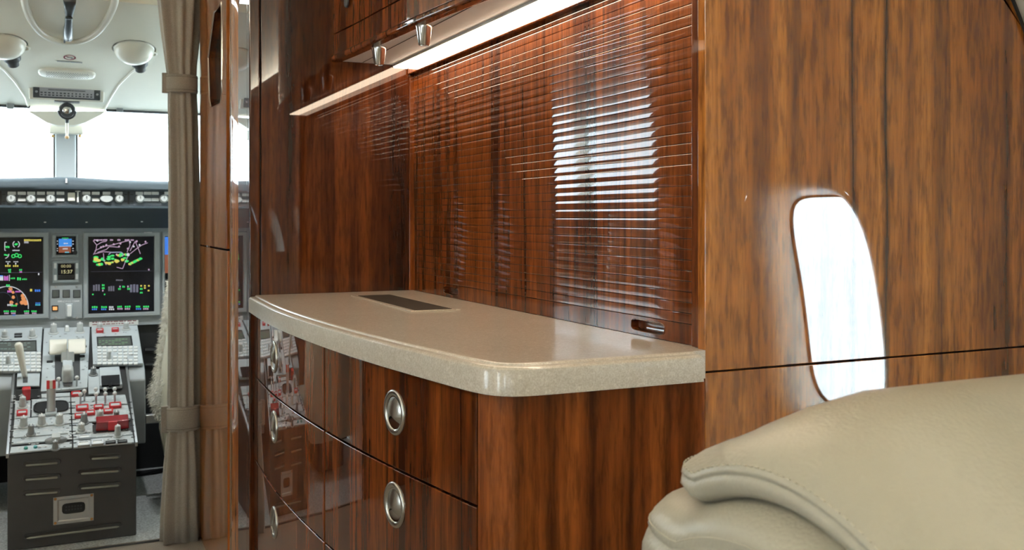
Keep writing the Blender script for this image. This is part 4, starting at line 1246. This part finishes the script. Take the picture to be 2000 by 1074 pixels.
def knob(x, y, wpx, hgt, mat='knob', base=True, e=.006, parent=None, name='rotary_knob'):
    hgt = hgt * .85
    """x, y: foot of the knob in the close-up frame; wpx: width there"""
    p = pc3(x, y, e); r = wpx / 3.703 / 2 * wmr
    mb = MB(); pr = []
    if base: pr += [(r * 1.45, 0), (r * 1.45, .003), (r * 1.05, .005)]
    pr += [(r, .005), (r, hgt * .45), (r * .88, hgt * .5), (r * .88, hgt * .95), (r * .78, hgt)]
    mb.lathe(p, XV, PT_, PN_, pr, 18)
    k_ = part(name, mb, M[mat], parent or ped, smooth=40)
    mb = MB(); mb.obox(p + PN_ * (hgt - .001), XV, PT_, PN_, r * .35, r * 1.5, .004); part('grip_bar', mb, M['white'] if mat != 'white' else M['knob'], k_, bevel=.001)
    return k_
for x, y, wd, h, mt in ((165, 685, 44, .045, 'knob'), (172, 825, 48, .042, 'knob'), (302, 812, 48, .042, 'knob'), (430, 805, 48, .042, 'knob'), (225, 885, 40, .042, 'knob_dark'), (608, 800, 44, .042, 'knob_dark'), (588, 862, 46, .035, 'knob'), (722, 762, 44, .032, 'knob'), (842, 772, 40, .035, 'knob_dark'), (850, 893, 40, .045, 'knob'), (675, 452, 42, .035, 'knob_dark'), (400, 990, 36, .035, 'knob_dark'), (60, 375, 36, .040, 'knob'), (788, 340, 34, .040, 'knob')):
    knob(x, y, wd, h, mt, e=.0125 if y < 400 else .006)
for x, y in ((388, 150), (578, 142)): knob(x, y, 50, .045, 'knob', e=.0102)
for x, y, u_ in ((720, 128, cu_r), (912, 122, cu_r), (35, 185, cu_l), (235, 178, cu_l)): knob(x, y, 46, .035, 'knob', e=.0122, parent=u_)
mb = MB(); mb.obox(pc3(485, 130, .0105), XV, PT_, PN_, .02, .03, .02, .6); part('trim_wheel', mb, M['white'], ped, bevel=.003)
def rbtn(x, y, wpx, hpx, mat='red', cap='panel_light', parent=None, e=.0066, hgt=.010, name='guarded_button'):
    p = pc3(x, y, e)
    sx, sy = wpx / 3.703 * wmr, hpx / 3.703 * .0036
    mb = MB()
    for dx, dy, ax_, ay_ in ((0, -.5, 1, .18), (0, .5, 1, .18), (-.5, 0, .10, 1), (.5, 0, .10, 1)):
        mb.obox(p + XV * (sx * dx) + PT_ * (sy * dy), XV, PT_, PN_, sx * ax_ + .002, sy * ay_ + .001, hgt)
    b = part(name, mb, M[mat], parent or ped, bevel=.0008)
    mb = MB(); mb.obox(p, XV, PT_, PN_, sx * .88, sy * .8, hgt * .8); part('button_cap', mb, M[cap], b, bevel=.001)
for q in ((595, 697, 66, 26), (713, 692, 52, 20), (833, 680, 66, 26), (575, 755, 50, 20), (653, 734, 50, 20), (783, 722, 50, 20), (160, 735, 54, 22), (548, 598, 48, 22)): rbtn(*q)
for q in ((722, 142, 44, 18), (833, 135, 44, 18)): rbtn(*q, parent=cu_r, e=.0122, hgt=.012)
for q in ((612, 912, 60, 18), (605, 962, 60, 22), (705, 953, 60, 22)): rbtn(*q, mat='alloy', cap='white', name='push_switch')
for q in ((800, 943, 52, 12), (885, 937, 50, 12)): rbtn(*q, mat='black', cap='lcd', hgt=.005, name='annunciator')
for x, y in ((132, 160), (132, 178)): rbtn(x, y, 44, 10, 'black', 'dark', parent=cu_l, e=.0122, hgt=.004, name='annunciator')
for x, y in ((485, 325), (490, 358), (372, 295), (360, 360), (600, 280), (592, 320), (605, 250)): rbtn(x, y, 34, 9, 'black', 'dark', e=.0102, hgt=.005, name='annunciator')
# toggle switches with white tips
for x, y in ((424, 550), (556, 540), (582, 662), (610, 640), (692, 626), (695, 662), (760, 625), (762, 658), (828, 622), (830, 655)):
    p = pc3(x, y, .0068); d = (PN_ + PT_ * .15).normalized()
    mb = MB(); mb.cyl(p, d, .0035, .003, .030, 8); k_ = part('toggle_switch', mb, M['alloy'], ped, smooth=40)
    mb = MB(); ax = d.orthogonal().normalized(); mb.lathe(p + d * .028, ax, d.cross(ax), d, [(.003, 0), (.007, .005), (.0072, .010), (.004, .014)], 12); part('switch_tip', mb, M['white'], k_, smooth='all')
# throttle slots and levers
for c4 in (((398, 500), (455, 497), (452, 255), (396, 258)), ((525, 494), (580, 490), (578, 252), (524, 254))): slab3('throttle_slot', c4, M['dark'], ped, .0102, .0012)
slab3('throttle_spine', ((456, 520), (526, 516), (524, 245), (450, 248)), M['panel_light'], ped, .0102, .008, .003)
for (xa, xb, yf) in ((355, 484, 250), (491, 620, 246)):
    a = pc3(xa, yf, .055); b_ = pc3(xb, yf, .055); c = (a + b_) / 2
    mb = MB(); mb.rings([[Vector((x, c.y + q[0], c.z + q[1])) for q in superloop(.026, .028, 4, 24)] for x in (a.x, a.x + .003, b_.x - .003, b_.x)])
    tl = part('thrust_lever', mb, M['lever'], ped, bevel=.004, seg=2)
    xs_ = (pc3(468, 300).x if xa < 400 else pc3(508, 300).x)
    mb = MB(); mb.obox(Vector((xs_, c.y - .01, c.z - .06)), XV, YV, ZV, .026, .030, .05); part('lever_stem', mb, M['knob'], tl, bevel=.003)
p = pc3(490, 495, .018); mb = MB(); mb.rings([[p + XV * (q[0]) + PT_ * (q[1] * 1.1 + .01) + PN_ * h for q in superloop(a_, a_ * 1.2, 3.5, 24)] for a_, h in ((.019, 0), (.020, .02), (.018, .045), (.012, .052))]); part('reverser_grip', mb, M['knob'], ped, smooth=45)
slab3('reverser_slot', ((458, 528), (524, 524), (524, 498), (458, 502)), M['dark'], ped, .0185, .001)
# speed brake lever
p = pc3(182, 470, .006); q_ = p + PN_ * .13 + PT_ * .02 + XV * (-.022)
mb = MB(); mb.tube([p, p + (q_ - p) * .2, p + (q_ - p) * .5, p + (q_ - p) * .8, p + (q_ - p) * .95, q_], [.009, .010, .0115, .0135, .0135, .008], 12)
sb = part('brake_lever', mb, M['lever'], ped, smooth='all')
slab3('lever_slot', ((165, 510), (200, 508), (200, 455), (166, 457)), M['dark'], ped, .0066, .001)
# red knob in a black box
plate('black_box', ((108, 640), (282, 625), (284, 565), (114, 572)), M['black'], .004)
p = pc3(192, 628, .005); mb = MB(); mb.obox(p, XV, PT_, PN_, .024, .022, .045, 1.15); part('fire_handle', mb, M['red'], ped, bevel=.005, seg=3)
knob(165, 640, 30, .03, 'knob', e=.004)
# parking brake: recess tray and striped handle
c4 = [(262, 720), (480, 700), (478, 640), (258, 655)]
slab3('brake_tray', c4, M['panel_grey'], ped, .0065, .003, .003)
ctr = pc3(370, 682, .0097)
mb = MB(); mb.rings([[ctr + XV * q[0] + PT_ * q[1] + PN_ * h for q in superloop(.051 * f, .036 * f, 4, 32)] for f, h in ((1.08, 0), (1.04, .003), (.98, .003), (.94, .0004))]); part('tray_well', mb, M['black'], ped, smooth=40)
p = pc3(370, 730, .0065)
mb = MB(); mb.obox(p, XV, PT_, PN_, .036, .04, .010); part('handle_foot', mb, M['panel_light'], ped, bevel=.003)
d = (PN_ * .92 + PT_ * .4).normalized(); ax = XV; ay = d.cross(XV).normalized()
mb = MB(); mb.rings([[p + PN_ * .009 + d * h + ax * (a_ * q[0]) + ay * (b2 * q[1]) for q in superloop(1, 1, 3, 16)] for a_, b2, h in ((.014, .010, 0), (.013, .010, .03), (.014, .011, .055), (.0145, .012, .075))]); ph = part('brake_handle', mb, M['alloy'], ped, smooth=45)
mb = MB()
top = p + PN_ * .009 + d * .0755
for k, (sx, mt) in enumerate(((-.0095, 0), (0, 1), (.0095, 0))):
    mb.mi = mt; mb.obox(top + ax * sx, ax, ay, d, .0094, .026, .028)
part('striped_grip', mb, [M['red'], M['lever']], ph)
# small black screen module
slab3('module_frame', ((720, 560), (885, 550), (862, 420), (718, 428)), M['panel_light'], ped, .0002, .018, .003)
p = pc3(800, 500, .019); mb = MB(); mb.obox(p, XV, (PT_ + PN_ * .25).normalized(), (PN_ - PT_ * .25).normalized(), .062, .055, .008); part('module_screen', mb, M['screen'], ped, bevel=.002)
p = pc3(797, 535, .019); mb = MB(); mb.obox(p, XV, PT_, PN_, .010, .020, .010); part('module_latch', mb, M['black'], ped, bevel=.002)
# clear red guard
a = pc3(692, 862, .0066); b_ = pc3(935, 845, .0066); c = (a + b_) / 2
mb = MB(); mb.obox(c + PT_ * .025, XV, PT_, PN_, abs(b_.x - a.x), .045, .032, .97); rgd = part('red_guard', mb, M['red_guard'], ped, bevel=.003)
mb = MB(); mb.obox(c + PT_ * .0018 , XV, PT_, PN_, .028, .006, .033); part('guard_rib', mb, M['red'], rgd, bevel=.001)
# wide latch and bottom row
p = pc3(405, 930, .0066); mb = MB(); mb.lathe(p, XV, PT_, PN_, [(.034, 0), (.033, .006), (.022, .012)], 24, sy=.55); k_ = part('cabin_door_latch', mb, M['knob_dark'], ped, smooth=50)
mb = MB(); mb.obox(p + PN_ * .010, XV, PT_, PN_, .026, .03, .012); part('latch_grip', mb, M['knob'], k_, bevel=.002)
for x, y, c in ((187, 985, (.05, .30, .25)), (256, 978, (.10, .40, .42))):
    mb = MB(); mb.cyl(pc3(x, y, .0066), PN_, .0065, .005, .006, 12); part('status_lamp', mb, pbr('lamp_tint', c, .3), ped, smooth=40)
# legends and seam slots printed on the plates
mb = MB()
for x0, x1, y0, y1 in ((90, 515, 600, 990), (530, 930, 610, 930)):
    for k in range(150):
        mb.obox(pc3(random.uniform(x0, x1), random.uniform(y0, y1), .0069), XV, PT_, PN_, random.uniform(.004, .014), .0035, .0002)
part('legends', mb, M['print_white'], ped, kind='stuff')
mb = MB()
for x0, x1, y0, y1 in ((100, 505, 640, 990), (540, 930, 640, 960), (330, 640, 150, 560), (690, 990, 120, 380), (10, 290, 150, 430)):
    for k in range(45):
        e_ = .0069 if y0 > 600 else .0127
        mb.obox(pc3(random.uniform(x0, x1), random.uniform(y0, y1), e_), XV, PT_, PN_, random.uniform(.003, .010), .0035, .0002)
part('dark_legends', mb, M['dark'], ped, kind='stuff')
mb = MB()
for xc_ in (92, 510, 530, 940):
    for k in range(8):
        y = 650 + k * 42; mb.obox(pc3(xc_ + (y - 650) * (-.035 if xc_ < 200 else (.09 if xc_ > 900 else .03)), y, .0069), XV, PT_, PN_, .012, .004, .0012)
part('fasteners', mb, M['black'], ped, kind='stuff')
# kick wall ribs to the right of the pedestal
for v in (684, 713):
    a = on(283, v, 1, YM + .019); b_ = on(312, v, 1, YM + .019)
    mb = MB(); mb.tube([a, b_], .012, 8); part('stiffener', mb, M['black'], ip_, smooth=True)
# floor mat and rail beside the pedestal
a = on(268, 935, 2, .004); b_ = on(328, 925, 2, .004)
mb = MB(); mb.prism([on(268, 930, 2, .002), on(330, 915, 2, .002), Vector((.60, 4.3, .002)), Vector((.24, 4.3, .002))], (0, 0, .006))
tag(part('floor_mat', mb, M['mat_black']), 'black rubber mat on the cockpit floor right of the pedestal', 'mat')
# carpet pieces in front of the pedestal
mb = MB(); mb.box(-.5, .40, 3.36, 3.365, .0005, .006); 
struct('trim_8', mb, M['dark'])
# ---- co-pilot seat with sheepskin
st = thing('pilot_seat', 'cream cockpit seat with fluffy sheepskin cover half hidden by the curtain', 'seat', (.58, 3.78, .0))
rg = []
for z, x0, x1, yb2, yf in ((.155, .372, .80, 3.70, 3.80), (.18, .352, .82, 3.69, 3.84), (.28, .335, .83, 3.68, 3.86), (.40, .336, .83, 3.68, 3.87), (.52, .345, .82, 3.69, 3.87), (.64, .362, .81, 3.70, 3.87), (.73, .378, .79, 3.72, 3.86), (.80, .40, .77, 3.74, 3.85), (.84, .44, .73, 3.76, 3.83)):
    cx_, cy_ = (x0 + x1) / 2, (yb2 + yf) / 2
    rg.append([Vector((cx_ + q[0], cy_ + q[1], z)) for q in superloop((x1 - x0) / 2, (yf - yb2) / 2, 4, 40)])
part('backrest', MB().rings(rg), M['seat_cream'], st, smooth='all')
mb = MB(); mb.tube([(.372, 3.72, .16), (.40, 3.69, .155), (.6, 3.68, .15), (.8, 3.70, .155)], .006, 8); part('piping', mb, M['dark'], st, smooth=True)
mb = MB(); mb.box(.38, .80, 3.85, 4.3, .16, .30); part('seat_cushion', mb, M['seat_cream'], st, bevel=.03, seg=4)
mb = MB(); mb.box(.46, .72, 3.80, 4.2, .012, .16); part('seat_base', mb, M['dark'], st, bevel=.01)
# sheepskin: fine tufts around the left edge and top of the backrest
mb = MB()
for k in range(5200):
    z = random.uniform(.32, .82)
    f = (z - .32) / .5
    xe = .328 + .05 * max(0, (z - .45)) / .3 if z > .45 else .328
    xe = .330 + max(0, z - .46) * .13 - .022 * math.exp(-((z - .40) / .06) ** 2)
    if z < .47: yb2, wdt = random.uniform(3.70, 3.88), .030
    else: yb2, wdt = random.uniform(3.78, 3.90), .02
    p = Vector((xe + random.uniform(-.004, wdt), yb2, z))
    d = Vector((random.uniform(-1, -.1), random.uniform(-.7, .3), random.uniform(-.8, .5))).normalized() * random.uniform(.008, .02)
    sd = d.cross(Vector((random.random(), random.random(), random.random()))).normalized() * .0013
    mb.add([p + sd, p - sd, p + d], [(0, 1, 2)])
part('sheepskin', mb, M['sheep'], st, kind='stuff')
rg = []
for z in [.30 + .55 * k / 10 for k in range(11)]:
    xe = .338 + max(0, z - .46) * .13 - .024 * math.exp(-((z - .40) / .06) ** 2); e = math.sin(math.pi * (z - .29) / .58) ** .35
    rg.append([Vector((xe + .03 + .035 * e * math.cos(2 * math.pi * i / 20), 3.84 + .055 * e * math.sin(2 * math.pi * i / 20), z)) for i in range(20)])
part('sheepskin_pad', MB().rings(rg), M['sheep'], st, smooth='all')
a = on(284, 822, 1, 3.9); mb = MB(); mb.box(a.x, a.x + .06, 3.9, 3.93, a.z - .012, a.z + .022); part('recline_lever', mb, M['alloy'], st, bevel=.004)
# far side seat, seen only in reflections
st2 = thing('pilot_seat', 'cream cockpit seat on the far side, mirrored in the glossy drawers', 'seat', (-.5, 3.8, 0))
for o_ in [c for c in bpy.data.objects if c.parent == st and c.name.split('.')[0] in ('backrest', 'seat_cushion', 'seat_base')]:
    clone(o_, st2, (.12, .04, 0))
st2.location = (-.62, 3.8, 0)

# ================================================================== CABIN SEAT (foreground)
cs = thing('cabin_seat', 'taupe leather cabin seat in the lower right corner', 'seat', (.78, .52, .12))
def bend(p):
    o_ = .021 - .021 * ((p.y - .585) / .095) ** 2
    o_ = max(o_, -.006) if p.y > .585 else max(o_, -.09)
    w_ = min(1, max(0, (p.z - .60) / .18))
    return Vector((p.x, p.y, p.z + o_ * w_))
def cushion(name, x0, x1, y0, y1, zprof, n, mat, N=140, crown=0, bev=None):
    cx_, cy_ = (x0 + x1) / 2, (y0 + y1) / 2; a, b_ = (x1 - x0) / 2, (y1 - y0) / 2
    rg = []
    for ins, z in zprof:
        rg.append([bend(Vector((cx_ + q[0], cy_ + q[1], z))) for q in superloop(max(a - ins, .002), max(b_ - ins, .002), n, N)])
    return part(name, MB().rings(rg), mat, cs, smooth='all'), (cx_, cy_, a, b_)
# lower body
zp = [(.05, .12), (.03, .14), (.018, .20), (.012, .40), (.008, .60), (.003, .70), (.0, .735), (.001, .757), (.004, .768), (.0065, .7715), (.0065, .7735), (.005, .776), (.008, .786), (.017, .798), (.032, .806), (.06, .811)]
seat_back, _ = cushion('backrest', .468, 1.12, .20, .806, zp, 7, M['leather'])
# upper pad
zp = [(.05, .806), (.03, .8075), (.014, .8105), (.005, .8155), (.001, .822), (.0015, .8265), (.0035, .8285), (.0037, .830), (.0015, .8315), (.002, .834), (.006, .839), (.014, .8465), (.03, .8565), (.055, .867), (.085, .8775), (.12, .8865), (.15, .889), (.18, .8905), (.21, .891), (.24, .8912), (.26, .8912)]
pad, (pcx, pcy, pa, pb) = cushion('head_pad', .486, 1.115, .22, .758, zp, 8, M['leather'])
# stitches just above the seam
mb = MB()
lp = superloop(pa - .0035, pb - .0035, 8, 900)
acc = 0; last = None; on_ = True
for i in range(len(lp)):
    p = Vector((pcx + lp[i][0], pcy + lp[i][1], .8375)); q = lp[(i + 1) % len(lp)]; q = Vector((pcx + q[0], pcy + q[1], .8375))
    if last is None or (p - last).length > .0058:
        last = p; t_ = (q - p).normalized(); mb.tube([bend(p), bend(p + t_ * .0038)], .0007, 5)
part('stitching', mb, M['thread_light'], pad)
mb = MB(); lp = superloop(.326 - .0058, .303 - .0058, 7, 220)
mb.tube([bend(Vector((.794 + x, .503 + y, .7805))) for x, y in lp], .0007, 5, True)
part('piping', mb, M['thread_light'], seat_back)
